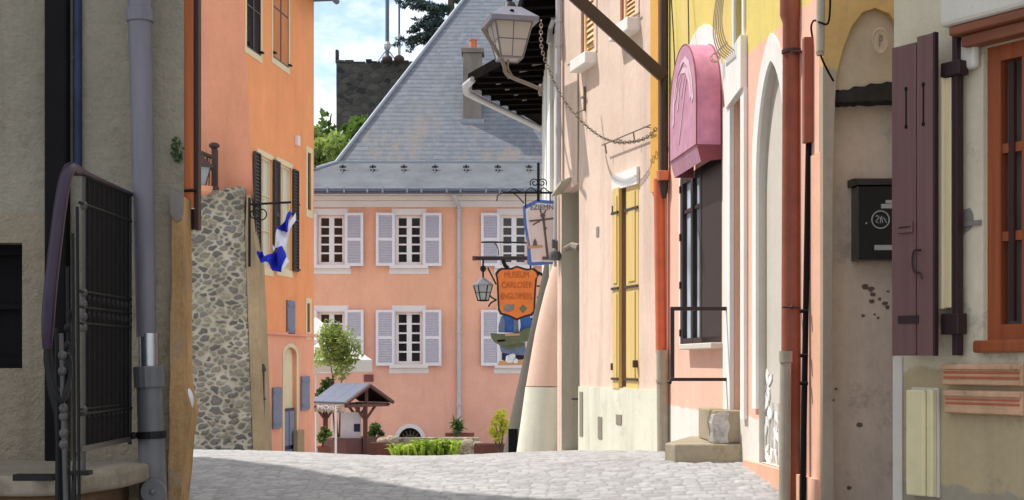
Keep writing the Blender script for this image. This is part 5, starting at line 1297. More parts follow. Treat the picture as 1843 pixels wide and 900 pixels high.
b = MB(); b.box(FA, r[1] + .02, r2[1], .01, .03, r[2], r2[3]); b.box(FA, FA.u_(1713, .08), FA.u_(1722, .08), .03, .08, r[2], r2[3] + .015); l2 = b.build('rear_leaf', M['shutdark'], shp, bevel=.003)
b = MB()
for a, c, t, bt, n1 in ((1687, 1695, 140, 556, .10), (1699, 1711, 140, 554, .082)): b.pbox(FA, a, c, t, bt, .032, n1)
build_each(b, 'cream_batten', M['creamstrip'], l2, bevel=.003)
b = MB(); b.pbox(FA, 1692, 1727, 110, 136, .03, .10); b.pbox(FA, 1692, 1724, 564, 602, .03, .10); build_each(b, 'hinge_block', M['shutdark'], shp, bevel=.006)
# clay blocks
for k, (t, bt, lab) in enumerate(((655, 694, 'upper of two grooved clay blocks set below the orange window'), (703, 746, 'lower of two grooved clay blocks set below the orange window'))):
    rr_ = FA.rect(1694 + 3 * k, 1838, t, bt, .05, ref=1765); cb_ = thing('clay_block', FA.W((rr_[0] + rr_[1]) / 2, 0, rr_[2]), lab, 'clay block', 'clay blocks below the window')
    u0, u1, z0, z1 = rr_; h = z1 - z0
    b = MB(); b.box(FA, u0, u1, .004, .045, z0, z1); b.build('body', M['clay'], cb_, bevel=.006)
    b = MB()
    for j in ((.30, .42), (.55, .66)) if k == 0 else ((.40, .5), (.58, .66)): b.box(FA, u0 + .012, u1 - .012, .0455, .0495, z0 + h * j[0], z0 + h * j[1])
    build_each(b, 'groove', M['clay_groove'], cb_, bevel=.002)
    b = MB(); b.box(FA, u0 + .005, u1 - .005, .046, .056, z1 - h * .26, z1 - .004); b.box(FA, u0 + .01, u1 - .01, .046, .052, z0 + .004, z0 + h * .22); build_each(b, 'ridge', M['clay'], cb_, bevel=.004)
# cream cover
rr_ = FA.rect(1630, 1674, 702, 893, .07, ref=1652); cc_ = thing('cream_cable_cover', FA.W(rr_[0] + .06, .03, rr_[2]), 'tall cream enamel cable cover on the wall under the plum shutter', 'cable cover')
b = MB(); b.box(FA, rr_[0] - .008, rr_[1] + .008, .002, .02, rr_[2] - .004, rr_[3] + .012); b.build('back_plate', M['recessgrey'], cc_, bevel=.003)
b = MB(); us = rr_[0] + (rr_[1] - rr_[0]) * .74; b.box(FA, rr_[0], us, .021, .07, rr_[2], rr_[3]); b.build('lid', M['creambox'], cc_, bevel=.008)
b = MB(); b.box(FA, us + .003, rr_[1], .021, .055, rr_[2], rr_[3] + .003); b.build('side_lid', M['creambox'], cc_, bevel=.006)

# ================================================================== lamp, chain, signs
LD = 14.95; lc = P(917, 74, LD); la = thing('street_lantern', P(972, 161, 15.2), 'big grey lantern with frosted panes on a curved arm under the black eave', 'street lamp')
rot = Matrix.Rotation(math.radians(14), 3, 'Z')
def L_(x, y, z): return lc + rot @ Vector((x, y, z))
tw_, bw_ = .218, .122; zt2, zb2 = .203, -.203
tp = [L_(sx * tw_, sy * tw_, zt2) for sx, sy in ((-1, -1), (1, -1), (1, 1), (-1, 1))]; bp = [L_(sx * bw_, sy * bw_, zb2) for sx, sy in ((-1, -1), (1, -1), (1, 1), (-1, 1))]
b = MB(); b.add(tp + bp, [(i, (i + 1) % 4, 4 + (i + 1) % 4, 4 + i) for i in range(4)] + [(4, 5, 6, 7)]); b.build('glass', M['frost'], la)
b = MB()
for i in range(4):
    j = (i + 1) % 4; b.tube([tp[i], bp[i]], .011, 6); b.tube([tp[i], tp[j]], .010, 6); b.tube([bp[i], bp[j]], .013, 6)
    b.tube([(tp[i] + tp[j]) / 2, (bp[i] + bp[j]) / 2], .006, 6); b.tube([(tp[i] * .48 + bp[i] * .52), (tp[j] * .48 + bp[j] * .52)], .006, 6)
b.build('frame', M['lampmetal'], la)
b = MB(); e = .272; f = .107
rb = [L_(sx * e, sy * e, zt2 - .03) for sx, sy in ((-1, -1), (1, -1), (1, 1), (-1, 1))]; rb2 = [L_(sx * e, sy * e, zt2 + .02) for sx, sy in ((-1, -1), (1, -1), (1, 1), (-1, 1))]; rt = [L_(sx * f, sy * f, zt2 + .16) for sx, sy in ((-1, -1), (1, -1), (1, 1), (-1, 1))]
b.hexa(rb, rb2); b.hexa([v + Vector((0, 0, .002)) for v in rb2], rt); rfm = b.build('hood', M['lampmetal'], la)
b = MB(); b.lathe(L_(0, 0, zt2 + .16), [(.09, 0), (.06, .06), (.03, .08), (.035, .12), (.01, .2)], 12); b.build('finial', M['iron'], rfm, smooth=True)
b = MB(); b.ball(L_(-.02, -.19, zt2 + .085), .028, .022); b.build('sensor', M['blackgap'], rfm, smooth=True)
b = MB(); b.tube(smoothpath([P(976, 162, 15.35), P(950, 151, 15.25), P(925, 141, 15.15), P(911, 132, 15.05), P(907, 118, 15.00), P(901, 104, 14.90), P(884, 76, 14.80), P(868, 50, 14.75)], 5), [.022] * 36, 10); b.tube(smoothpath([P(925, 141, 15.15), P(914, 122, 15.05), P(916, 104, 14.95)], 4), .012, 8); b.build('arm', M['lamparm'], la, smooth=True)
b = MB(); b.lathe((0, 0, 0), [(.07, 0), (.07, .03), (.03, .04)], 12); q = P(975, 162, 15.35); b.v = [Vector((q.x - v.z, q.y + v.x, q.z + v.y)) for v in b.v]; b.build('wall_plate', M['lamparm'], la)
# chain
ctl = smoothpath([P(974, 40, 14.1), P(975, 86, 14.0), P(990, 130, 13.9), P(1012, 174, 13.7), P(1040, 212, 13.5), P(1072, 240, 13.2), P(1105, 255, 12.9), P(1140, 255, 12.6), P(1166, 246, 12.35), P(1184, 228, 12.15)], 14)
acc = [0]
for i in range(1, len(ctl)): acc.append(acc[-1] + (ctl[i] - ctl[i - 1]).length)
b = MB(); s_ = 0; i = 0; flip = False; step = .042
while s_ < acc[-1] - step:
    while acc[i + 1] < s_: i += 1
    t = (s_ - acc[i]) / (acc[i + 1] - acc[i]); p = ctl[i].lerp(ctl[i + 1], t); d = (ctl[i + 1] - ctl[i]).normalized()
    side = d.cross(Vector((0, 1, 0))).normalized(); side = side if flip else d.cross(side).normalized()
    b.tube([p + d * .029 * math.cos(2 * math.pi * k / 10) + side * .0165 * math.sin(2 * math.pi * k / 10) for k in range(10)], .0048, 5, closed=True); flip = not flip; s_ += step
tag(b.build('hanging_chain', M['chainmetal'], smooth=True), 'long sagging iron chain looped across the beige house front', 'chain')
# inn sign
FI = FRONT(16.0)
si = thing('blue_edged_sign', P(969, 345, 16), 'blue edged pale shield sign with a painted post on a scrolled bracket', 'sign')
po = [(941, 371), (952, 366), (966, 359), (980, 360), (992, 361), (1007, 361), (1010, 420), (1006, 478), (990, 475), (975, 477), (953, 478), (949, 474), (949, 440), (943, 405)]
pi_ = [(946, 377), (956, 371), (968, 365), (990, 367), (1003, 368), (1004, 420), (1001, 472), (975, 471), (957, 472), (954, 440), (948, 405)]
b = MB(); b.prism(FI, FI.poly(po), -.03, 0); b.build('board', M['sign_blue'], si, bevel=.006)
b = MB(); b.prism(FI, FI.poly(pi_), .001, .006); fc = b.build('face', M['sign_white'], si)
b = MB(); b.prism(FI, FI.poly([(950, 380), (998, 372), (1002, 420), (998, 466), (959, 467), (957, 440), (952, 405)]), .007, .009); b.build('picture_ground', M['sign_pale'], fc)
b = MB(); V = lambda x, y: FI.W(FI.u_(x), .011, FI.z_(x, y))
b.tube([V(978, 392), V(981, 420), V(986, 466)], [.016, .013, .016], 6); b.tube([V(953, 398), V(975, 396), V(998, 393)], .011, 6); b.tube([V(972, 398), V(959, 405)], .009, 6); b.tube([V(976, 465), V(1000, 465)], .02, 6); b.ball(V(977, 388), .03, .03, 8); b.tube([V(974, 384), V(972, 377)], .009, 6); b.tube([V(980, 384), V(983, 377)], .009, 6); b.tube([V(978, 411), V(984, 411)], .012, 6); b.build('painted_post', M['sign_brown'], fc, smooth=True)
b = MB(); b.prism(FI, FI.poly([(950, 442), (977, 441), (977, 446), (951, 448)]), .010, .012); b.prism(FI, FI.poly([(949, 425), (951, 425), (951, 444), (949, 444)]), .010, .012); b.build('painted_quay', M['sign_tan'], fc)
b = MB(); b.prism(FI, FI.poly([(959, 442), (960, 435), (963, 429), (966, 435), (967, 442)]), .013, .015); b.build('painted_boat', M['sign_brown'], fc)
lettering(fc, FI, 'EZIEMNI', FI.u_(977), FI.z_(977, 373.5), .012, .085, M['sign_brown'], width=FI.u_(999) - FI.u_(955))
b = MB(); b.tube([P(1002, 347, 16), P(905, 347, 16)], .013, 8); b.tube([P(969, 293, 16), P(969, 362, 16)], .017, 8)
for s, uc in ((1, 976), (-1, 962)): b.tube(scroll(FI, FI.u_(uc), FI.z_(uc, 329), 0, .055, 1.4, -.6, s), .007, 6)
b.tube(smoothpath([P(966, 345, 16), P(955, 338, 16), P(940, 346, 16), P(925, 340, 16), P(915, 345, 16), P(900, 349, 16)]), .007, 6); b.tube(smoothpath([P(918, 345, 16), P(930, 352, 16), P(943, 366, 16)]), .007, 6); b.tube(smoothpath([P(903, 347, 16), P(896, 352, 16), P(894, 362, 16)]), .007, 6)
b.tube(smoothpath([P(972, 345, 16), P(978, 338, 16), P(984, 342, 16), P(990, 346, 16)]), .007, 6); b.tube([P(946, 345, 16), P(946, 374, 16)], .008, 6); b.tube([P(990, 347, 16), P(990, 362, 16)], .008, 6); b.build('bracket', M['iron'], si, smooth=True)
# orange sign with beam
FQ = FRONT(19.5)
so = thing('orange_shield_sign', P(930, 478, 19.5), 'orange shield sign with black edge and three lines of lettering', 'sign')
oo = [(891, 492), (896, 485), (902, 482), (920, 482), (930, 478), (940, 481), (950, 484), (961, 482), (968, 487), (971, 494), (967, 500), (965, 520), (963, 562), (958, 568), (945, 571), (930, 577), (915, 570), (900, 566), (896, 558), (894, 510), (893, 500)]
oi = [(930 + (x - 930) * .90, 527 + (y - 527) * .92) for x, y in oo]
b = MB(); b.prism(FQ, FQ.poly(oo), -.03, 0); b.build('board', M['sign_black'], so, bevel=.006)
b = MB(); b.prism(FQ, FQ.poly(oi), .001, .008); of = b.build('face', M['sign_orange'], so)
for txt, y, w0 in (('MUSEUM', 495, 44), ('CARLOSEB', 513.5, 54), ('ENGLDIMERL', 533.5, 57)):
    lettering(of, FQ, txt, FQ.u_(930), FQ.z_(930, y), .01, .13, M['sign_text'], width=w0 / F * 19.5)
b = MB(); b.prism(FQ, FQ.poly([(906, 552), (912, 547), (920, 549), (926, 546), (925, 558), (916, 562), (907, 560)]), .009, .013); b.build('painted_emblem', M['sign_grey'], of)
b = MB(); b.prism(FQ, FQ.poly([(934, 555), (941, 548), (949, 555), (941, 564)]), .009, .013); b.build('painted_diamond', M['olive'], of)
b = MB(); b.pbox(FQ, 853, 985, 461, 468, -.05, .02); bm_ = b.build('beam', M['darkframe'], so, bevel=.01)
b = MB(); b.pbox(FQ, 850, 856, 460.5, 468.5, -.055, .025); b.build('beam_tip', M['planter'], bm_, bevel=.008)
b = MB(); b.tube([P(905, 468, 19.5), P(909, 478, 19.5), P(915, 483, 19.5)], .03, 6); b.tube([P(955, 468, 19.5), P(955, 483, 19.5)], .014, 6)
b.tube(smoothpath([P(878, 482, 19.5), P(886, 498, 19.5), P(893, 512, 19.5)]), .012, 6); b.tube(smoothpath([P(879, 552, 19.5), P(884, 545, 19.5), P(893, 540, 19.5)]), .012, 6); b.tube(smoothpath([P(880, 530, 19.5), P(886, 536, 19.5), P(894, 540, 19.5)]), .012, 6)
for y in (515, 535): b.tube([P(966, y, 19.5), P(975, y, 19.5)], .012, 6)
b.tube(smoothpath([P(968, 490, 19.5), P(978, 496, 19.5), P(985, 500, 19.5)]), .022, 6); build_each(b, 'ironwork', M['iron'], so, smooth=True)
b = MB(); b.tube([P(866, 436, 19.6), P(915, 436, 19.6), P(948, 437, 19.6)], .012, 6); b.tube(smoothpath([P(890, 437, 19.6), P(896, 446, 19.6), P(897, 460, 19.6)]), .008, 6); b.build('tie_rod', M['iron'], so)
# small lantern
c = P(869.5, 523, 19.5); sl_ = thing('hanging_lantern', P(869.5, 541, 19.5), 'small clear lantern hanging from the dark sign beam', 'lantern')
b = MB(); b.lathe((c.x, c.y, c.z), [(.075, -.145), (.135, .075)], 6); b.build('glass', M['frost2'], sl_)
b = MB()
for k in range(6):
    a = math.pi / 3 * k; b.tube([c + Vector((.077 * math.cos(a), .077 * math.sin(a), -.145)), c + Vector((.138 * math.cos(a), .138 * math.sin(a), .075))], .009, 5)
b.tube([c + Vector((.077 * math.cos(math.pi / 3 * k), .077 * math.sin(math.pi / 3 * k), -.145)) for k in range(6)], .011, 5, closed=True); b.tube([c + Vector((.108 * math.cos(math.pi / 3 * k), .108 * math.sin(math.pi / 3 * k), -.03)) for k in range(6)], .006, 5, closed=True); b.build('frame', M['iron'], sl_)
b = MB(); b.lathe((c.x, c.y, c.z), [(.155, .075), (.145, .095), (.05, .17), (.02, .19)], 6); b.build('hood', M['lampmetal'], sl_)
b = MB(); b.tube([c + Vector((0, 0, .18)), c + Vector((0, 0, .50))], .014, 6); b.ball(c + Vector((0, 0, .32)), .045, .05); b.build('hanger', M['iron'], sl_, smooth=True)
# painted cut out board below the orange sign
FK = FRONT(20.4); ko = thing('painted_cutout', P(925, 655, 20.4), 'painted wooden cutout of a blue coated porter with olive tub below orange sign', 'cutout sign')
def kp(nm, pts, m, n0, n1): MB().prism(FK, FK.poly(pts), n0, n1).build(nm, M[m], ko, bevel=.004)
kp('blue_coat', [(897, 598), (897, 588), (901, 573), (910, 560), (940, 558), (952, 565), (958, 580), (956, 600)], 'royal', -.03, 0)
kp('coat_sleeve', [(897.5, 598), (897.5, 588), (901.5, 574), (906, 571), (909, 580), (908, 598)], 'slateblue', .002, .02)
kp('coat_lapel', [(925, 572), (932, 572), (933, 598), (924, 598)], 'slateblue', .002, .015)
kp('shirt_front', [(932.5, 572), (936, 574), (937, 586), (935, 598), (933.5, 598)], 'sign_white', .002, .018)
kp('olive_tub', [(883, 600), (903, 601), (930, 599), (945, 592), (958, 588), (963, 600), (950, 614), (935, 618), (910, 622), (900, 622), (890, 616), (884, 608)], 'olive', .02, .06)
kp('tub_slot', [(895, 612), (909, 611), (910, 614), (896, 616)], 'blackgap', .061, .065)
kp('tub_rim', [(909, 600.5), (936, 600.5), (935, 604), (909, 605)], 'sign_tan', .061, .066)
kp('apron', [(899, 622), (945, 618), (948, 640), (918, 638), (902, 634)], 'slateblue', -.03, .0)
kp('dark_sash', [(905, 622), (945, 616), (944, 622), (915, 629), (908, 627)], 'olive', .002, .01)
kp('trousers', [(903, 635), (950, 628), (950, 646), (935, 646), (920, 648), (903, 648)], 'navy', -.05, -.031)
b = MB(); random.seed(2)
for k in range(9): b.ball(P(920 + random.uniform(-6, 8), 641 + random.uniform(-4, 9), 20.35), random.uniform(.025, .05), None, 8)
b.build('white_dove', M['sign_white'], ko, smooth=True)
kp('ledge_board', [(898, 650), (955, 646), (956, 657), (896, 658)], 'sign_tan', -.03, .05)
b = MB(); b.tube([P(945, 575, 20.42), P(985, 575, 20.42)], .02, 6); b.tube([P(945, 652, 20.42), P(975, 652, 20.42)], .02, 6); b.build('wall_bracket', M['iron'], ko)

# ================================================================== the square: well, parasol, planting
def gp_(px, D): x = (px - CX) / F * D; return Vector((x, D, float(gz(x, D)) - .03))
wl = thing('wooden_well_shelter', gp_(640, 37.6), 'small timber well shelter with blue grey roof and carved lettered fascia', 'shelter')
av = Vector((-.77, .64, 0)); bv = Vector((.64, .77, 0)).normalized(); up = Vector((0, 0, 1))
N0 = P(622, 723, 37.3); rlen, rw, rise = 1.15, 1.62, .46
def wp(a, b_, z): return N0 + av * a + bv * b_ + up * z
b = MB(); th = .045
for s in (0, 1):
    e0 = wp(-.12, (-.14 if s == 0 else rw + .14), -.05); e1 = wp(rlen + .12, (-.14 if s == 0 else rw + .14), -.05); r0 = wp(-.12, rw / 2, rise); r1 = wp(rlen + .12, rw / 2, rise)
    b.hexa([e0, e1, r1, r0], [v + up * th for v in (e0, e1, r1, r0)])
ro = b.build('roof', M['wellroof'], wl)
b = MB()
for s in (0, 1):
    e0 = wp(-.11, (-.12 if s == 0 else rw + .12), -.06); e1 = wp(rlen + .11, (-.12 if s == 0 else rw + .12), -.06); r0 = wp(-.11, rw / 2, rise - .012); r1 = wp(rlen + .11, rw / 2, rise - .012)
    b.add([e0, e1, r1, r0], [(0, 1, 2, 3)])
b.build('lining', M['soffit'], ro)
b = MB()
for k in range(4):
    t = k / 3; a = -.12 + (rlen + .24) * t
    b.tube([wp(a, -.14, -.01), wp(a, rw / 2, rise + .04)], .010, 5)
build_each(b, 'roof_seam', M['wellroof'], ro)
b = MB()
def beam(p, q, w=.05): b.tube([p, q], w, 4)
for s in (-.14, rw + .14): beam(wp(-.13, s, -.06), wp(-.13, rw / 2, rise - .01), .055)
build_each(b, 'bargeboard', M['wellwood'], ro)
b = MB()
for a in (.0, rlen): 
    beam(wp(a, -.05, -.12), wp(a, rw + .05, -.12), .06); beam(wp(a, rw / 2, -.1), wp(a, rw / 2, rise - .02), .06)
for c_ in (0, rw): beam(wp(-.1, c_, -.10), wp(rlen + .1, c_, -.10), .05)
b.build('tie_beam', M['wellwood'], wl)
for a, c_ in ((.05, rw / 2), (rlen - .05, .25), (rlen - .05, rw - .1)):
    p = wp(a, c_, 0); g_ = float(gz(p.x, p.y)) - .05; b = MB(); b.tube([Vector((p.x, p.y, g_)), wp(a, c_, -.1)], .085, 4); pz = b.build('post', M['wellwood'], wl)
    b = MB()
    for s in (-1, 1): b.tube([wp(a, c_, -.55), wp(a, c_ + s * .42, -.12)], .045, 4)
    b.build('brace', M['wellwood'], pz)
b = MB(); q0, q1 = wp(-.1, -.15, -.06), wp(rlen + .1, -.15, -.06); pts0 = []; nk = 26
for k in range(nk + 1):
    t = k / nk; pts0.append(q0.lerp(q1, t) - up * (.20 + .05 * abs(math.sin(k * math.pi / 2))))
tp_ = [q0.lerp(q1, k / nk) for k in range(nk + 1)]
b.add(tp_ + pts0, [(i, i + 1, nk + 2 + i, nk + 1 + i) for i in range(nk)]); fo = b.build('fascia', M['fascia'], wl); fo.modifiers.new('thick', 'SOLIDIFY').thickness = .025
FW = Fr((q1.x, q1.y), (q0.x - q1.x, q0.y - q1.y)); lettering(fo, FW, 'MOISE', (q0 - q1).length * .52, q0.z - .11, .02, .17, M['sign_white'], width=.85)
b = MB(); FWb = Fr((N0.x, N0.y), (-av.x, -av.y)); FN = FRONT(38.1); b.pbox(FN, 613, 650, 742, 789, -.03, 0); bo = b.build('notice_board', M['sign_white'], wl)
b = MB(); b.pbox(FN, 637, 648, 763, 777, .002, .02); b.build('notice', M['navy'], bo)
b = MB(); p = wp(rlen / 2, rw / 2, 0); g_ = float(gz(p.x, p.y)) - .05; slab(b, [tuple(wp(a, c_, 0).xy) for a, c_ in ((.1, .15), (rlen, .15), (rlen, rw), (.1, rw))], g_, CZ - 2.2); b.build('trough', M['wellwood'], wl, bevel=.02)
b = MB(); b.tube([P(604.5, 737, 37.2), Vector((P(604.5, 737, 37.2).x, 37.2, -1.4))], .03, 8); tag(b.build('thin_white_post', M['pole'], smooth=True), 'thin white post directly in front of the well shelter', 'post')
# parasols
def parasol(px, pyv, pyt, D, half, label, yaw):
    c = gp_(px, D); t = thing('parasol', c, label, 'parasol', 'white parasols on the square')
    zv = CZ + (HY - pyv) / F * D; zt3 = CZ + (HY - pyt) / F * D; R = Matrix.Rotation(yaw, 3, 'Z')
    cor = [Vector((c.x, c.y, zv)) + R @ Vector((sx * half, sy * half, 0)) for sx, sy in ((-1, -1), (1, -1), (1, 1), (-1, 1))]; ap = Vector((c.x, c.y, zt3))
    b = MB(); lo = [v - up * .36 for v in cor]; vs = []; fs = []
    mids = [(cor[i] + cor[(i + 1) % 4]) / 2 - up * .0 for i in range(4)]; q = [ap.lerp(v, .5) - up * .1 for v in cor]
    b.add([ap] + cor, [(0, 1, 2), (0, 2, 3), (0, 3, 4), (0, 4, 1)]); b.add(cor + lo, [(i, (i + 1) % 4, 4 + (i + 1) % 4, 4 + i) for i in range(4)]); b.build('canopy', M['canvas'], t)
    b = MB(); b.tube([c, ap], .035, 8); b.build('pole', M['pole'], t, smooth=True)
    b = MB()
    for v in cor: b.tube([ap - up * .05, v - up * .04], .012, 5)
    build_each(b, 'rib', M['pole'], t)
    b = MB(); b.box(Fr((c.x, c.y), (1, 0)), -.3, .3, -.3, .3, c.z, c.z + .1); b.build('foot', M['chimney'], t, bevel=.02)
parasol(598, 648, 598, 41.5, 1.15, 'white square parasol behind the small leafy tree', .18)
parasol(569, 612, 570, 42.3, .8, 'white parasol half hidden by the orange house edge', .1)
# small tree in a pot
def pot_plant(name, px, D, pyt, pyb, wpx, n, size, mname, label, cat, pot=None, group=None, aspect=1.8, spread=1.0, flat=1.0, k=9, stem=True, seed=1):
    g_ = gp_(px, D); t = thing(name, g_, label, cat, group); rr = np.random.default_rng(seed); cs = []
    for i in range(k):
        a = rr.random() * 6.283; q = math.sqrt(rr.random()); p = P(px + q * math.cos(a) * wpx / 2 * .75, (pyt + pyb) / 2 + q * math.sin(a) * (pyb - pyt) / 2 * .75, D + rr.normal() * .12)
        cs.append((*p, (.28 + .22 * rr.random()) * wpx / F * D * .62))
    leaves(t, 'foliage', M[mname], cs, n, size, spread, flat, aspect, rng=rr)
    if stem:
        b = MB(); rr2 = random.Random(seed)
        for i in range(3):
            b.tube([Vector((g_.x + .03 * i, g_.y, g_.z)), P(px + rr2.uniform(-.2, .2) * wpx, pyb, D), P(px + rr2.uniform(-.35, .35) * wpx, (pyt + pyb) / 2, D)], [.03, .022, .008], 6)
        b.build('stems', M['bark'], t, smooth=True)
    if pot:
        h, r_ = pot; b = MB(); b.lathe(g_, [(r_ * .75, 0), (r_, h * .85), (r_ * 1.08, h * .86), (r_ * 1.08, h), (r_ * .9, h), (r_ * .88, h - .05)], 14); b.build('pot', M['planter'], t, smooth=True)
    return t
pot_plant('leafy_tree', 608, 39.4, 576, 690, 90, 2300, .085, 'leaf_light', 'small leafy light green tree behind the well shelter roof', 'tree', (.5, .3), seed=14, k=15)
pot_plant('shaded_shrub', 585, 40, 668, 730, 32, 500, .09, 'leaf_dark', 'dark shrub under the parasol behind the leafy tree', 'shrub', seed=3)
pot_plant('green_shrub', 584, 36.5, 765, 806, 24, 350, .07, 'leaf_mid', 'little green shrub at the orange house corner', 'shrub', (.35, .2), seed=4)
pot_plant('pot_shrub', 677, 40, 763, 792, 28, 420, .07, 'leaf_dark', 'dark green potted shrub right of the well shelter', 'shrub', (.5, .25), seed=5)
pot_plant('golden_shrub', 899, 30, 733, 798, 36, 650, .07, 'leaf_gold', 'golden yellow shrub beside the dark sloping buttress', 'shrub', seed=6, k=12)
pot_plant('spiky_plant', 823, 42, 752, 782, 12, 90, .10, 'leaf_dark', 'small spiky plant in the long dark trough', 'plant', seed=7, aspect=4.5)
def grassclump(px, D, py0, n, h, wid, mname, label, seed):
    g_ = gp_(px, D); z = CZ + (HY - py0) / F * D; t = thing('fern_clump', g_, label, 'fern', 'lime green ferns at the street crest'); rr = random.Random(seed); b = MB()
    for i in range(n):
        x = g_.x + rr.uniform(-wid, wid); y = D + rr.uniform(-.25, .25); a = rr.uniform(0, 6.28); L = h * rr.uniform(.35, 1.15); o = Vector((math.cos(a), math.sin(a), 0)) * L * rr.uniform(.3, .9)
        p0 = Vector((x, y, z)); p1 = p0 + o * .5 + up * L * .75; p2 = p0 + o + up * L * .7; sd = Vector((-math.sin(a), math.cos(a), 0)) * .035 * rr.uniform(.7, 1.3)
        b.add([p0 - sd * .4, p0 + sd * .4, p1 + sd, p1 - sd, p2], [(0, 1, 2, 3), (3, 2, 4)])
    o = b.build('fronds', M[mname], t); me = o.data; at = me.attributes.new('tint', 'FLOAT', 'POINT'); v = [rr.random() for _ in range(n)]; at.data.foreach_set('value', [v[i // 5] for i in range(5 * n)])
    b = MB(); slab(b, [(g_.x - wid, D - .3), (g_.x + wid, D - .3), (g_.x + wid, D + .3), (g_.x - wid, D + .3)], g_.z, z); b.build('bed', M['planter'], t, bevel=.03)
grassclump(737, 24, 826, 300, .33, .27, 'leaf_lime', 'left lime green fern clump at the street crest', 1)
grassclump(788, 24, 826, 460, .42, .34, 'leaf_lime', 'right and taller lime green fern clump at the street crest', 2)
def trough(px0, px1, pyt, pyb, D, m, name, label, cat):
    fr = FRONT(D); b = MB(); b.pbox(fr, px0, px1, pyt, pyb, -.35, 0); o = b.build(name, M[m], bevel=.02); return tag(o, label, cat)
trough(801, 853, 779, 786, 42, 'planter', 'plant_trough', 'long dark red trough holding the spiky plant', 'planter')
trough(853, 918, 799, 850, 30.5, 'planter', 'plant_box', 'red brown box planter under the golden shrub', 'planter')
trough(664, 712, 797, 850, 33, 'planter', 'timber_bed_edge', 'red brown timber bed edge right of the well shelter', 'planter')
trough(700, 862, 788, 850, 40, 'lowstone', 'garden_wall', 'low pale stone garden wall in front of manor', 'wall')
trough(612, 702, 789, 850, 42.5, 'lowstone', 'low_stone_wall', 'low stone wall behind the well shelter', 'wall')
b = MB(); random.seed(12)
for px in range(826, 850, 6): pass
for k, (px, py, s) in enumerate(((842, 800, .22), (858, 803, .2), (822, 806, .2), (690, 796, .2), (706, 792, .18))):
    b = MB(); c = P(px, py, 37); b.ball(c, s, s * .7, 9); o = b.build('boulder', M['lowstone'], smooth=True)
    d = o.modifiers.new('rough', 'DISPLACE'); tx = bpy.data.textures.new('boulder_noise', 'CLOUDS'); tx.noise_scale = .2; d.texture = tx; d.strength = .08
    tag(o, ['pale rounded boulder left of the box planter', 'boulder touching the red brown box planter', 'smallest boulder beside the right fern clump', 'boulder at the foot of the potted shrub', 'pale boulder near the cellar window arch'][k], 'boulder', 'boulders around the garden beds')

# ================================================================== sky, sun, camera
sd = Vector((-.50, .17, .85)).normalized()
elev = math.asin(sd.z); az = math.atan2(sd.x, sd.y)
wld = bpy.data.worlds.new('World'); SC.world = wld; wld.use_nodes = True; nt = wld.node_tree
bg = nt.nodes['Background']
sky = nt.nodes.new('ShaderNodeTexSky'); sky.sky_type = 'NISHITA'; sky.sun_disc = False; sky.sun_elevation = elev; sky.sun_rotation = az
sky.air_density = 1.0; sky.dust_density = .6; sky.ozone_density = 1.5
tc = nt.nodes.new('ShaderNodeTexCoord'); sep = nt.nodes.new('ShaderNodeSeparateXYZ'); nt.links.new(tc.outputs['Generated'], sep.inputs[0])
mp = nt.nodes.new('ShaderNodeMapping'); mp.inputs['Scale'].default_value = (1, 1, 2.2); mp.inputs['Location'].default_value = (.35, .1, .2); nt.links.new(tc.outputs['Generated'], mp.inputs['Vector'])
nz = nt.nodes.new('ShaderNodeTexNoise'); nz.inputs['Scale'].default_value = 4.5; nz.inputs['Detail'].default_value = 9; nz.inputs['Roughness'].default_value = .58; nt.links.new(mp.outputs[0], nz.inputs['Vector'])
def wm(op, a, b_):
    n = nt.nodes.new('ShaderNodeMath'); n.operation = op
    for i, x in ((0, a), (1, b_)):
        if isinstance(x, (int, float)): n.inputs[i].default_value = x
        else: nt.links.new(x, n.inputs[i])
    return n.outputs[0]
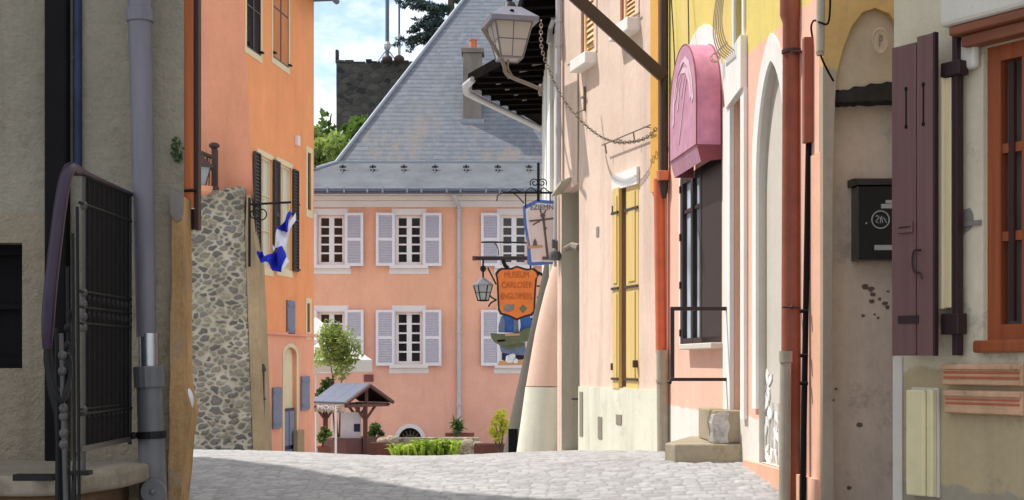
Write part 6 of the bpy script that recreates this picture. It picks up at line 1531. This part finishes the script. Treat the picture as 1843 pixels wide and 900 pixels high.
# cloud bank low over the roofs, opening to blue higher up
low = nt.nodes.new('ShaderNodeMapRange'); nt.links.new(sep.outputs['Z'], low.inputs['Value'])
low.inputs['From Min'].default_value = .19; low.inputs['From Max'].default_value = .275; low.inputs['To Min'].default_value = .22; low.inputs['To Max'].default_value = -.05
hi = nt.nodes.new('ShaderNodeMapRange'); nt.links.new(sep.outputs['Z'], hi.inputs['Value'])
hi.inputs['From Min'].default_value = .36; hi.inputs['From Max'].default_value = .5; hi.inputs['To Min'].default_value = 0; hi.inputs['To Max'].default_value = .22  # unseen high cloud added to whiten the ambient light
cv_ = wm('ADD', wm('ADD', nz.outputs['Fac'], low.outputs[0]), hi.outputs[0])
cr = nt.nodes.new('ShaderNodeMapRange'); cr.interpolation_type = 'SMOOTHSTEP'; nt.links.new(cv_, cr.inputs['Value']); cr.inputs['From Min'].default_value = .53; cr.inputs['From Max'].default_value = .68
mx = nt.nodes.new('ShaderNodeMix'); mx.data_type = 'RGBA'; nt.links.new(cr.outputs[0], mx.inputs[0]); nt.links.new(sky.outputs[0], mx.inputs[6])
n2 = nt.nodes.new('ShaderNodeTexNoise'); n2.inputs['Scale'].default_value = 9; n2.inputs['Detail'].default_value = 6; nt.links.new(mp.outputs[0], n2.inputs['Vector'])
cm = nt.nodes.new('ShaderNodeMix'); cm.data_type = 'RGBA'; nt.links.new(n2.outputs['Fac'], cm.inputs[0]); cm.inputs[6].default_value = (5.2, 5.5, 6.0, 1); cm.inputs[7].default_value = (7.6, 7.65, 7.7, 1)
nt.links.new(cm.outputs[2], mx.inputs[7]); nt.links.new(mx.outputs[2], bg.inputs['Color']); bg.inputs['Strength'].default_value = .115
su = bpy.data.lights.new('sun', 'SUN'); su.energy = 2.6; su.angle = math.radians(.53); su.color = (1, .965, .91)
so_ = bpy.data.objects.new('sun', su); COL.objects.link(so_); so_.rotation_euler = (-sd).to_track_quat('-Z', 'Y').to_euler(); so_.location = (-20, 10, 40)

cam = bpy.data.cameras.new('camera'); co = bpy.data.objects.new('camera', cam); COL.objects.link(co)
co.location = (0, 0, CZ); co.rotation_euler = (math.radians(90), 0, 0)
cam.sensor_fit = 'HORIZONTAL'; cam.sensor_width = 36; cam.lens = 36 * F / 1843; cam.shift_y = 200 / 1843; cam.clip_end = 5000; cam.clip_start = .05
SC.camera = co
SC.view_settings.view_transform = 'Standard'; SC.view_settings.look = 'None'; SC.view_settings.gamma = 1; SC.view_settings.exposure = .9
SC.render.engine = 'CYCLES'; SC.cycles.max_bounces = 10; SC.cycles.diffuse_bounces = 6; SC.cycles.use_denoising = True
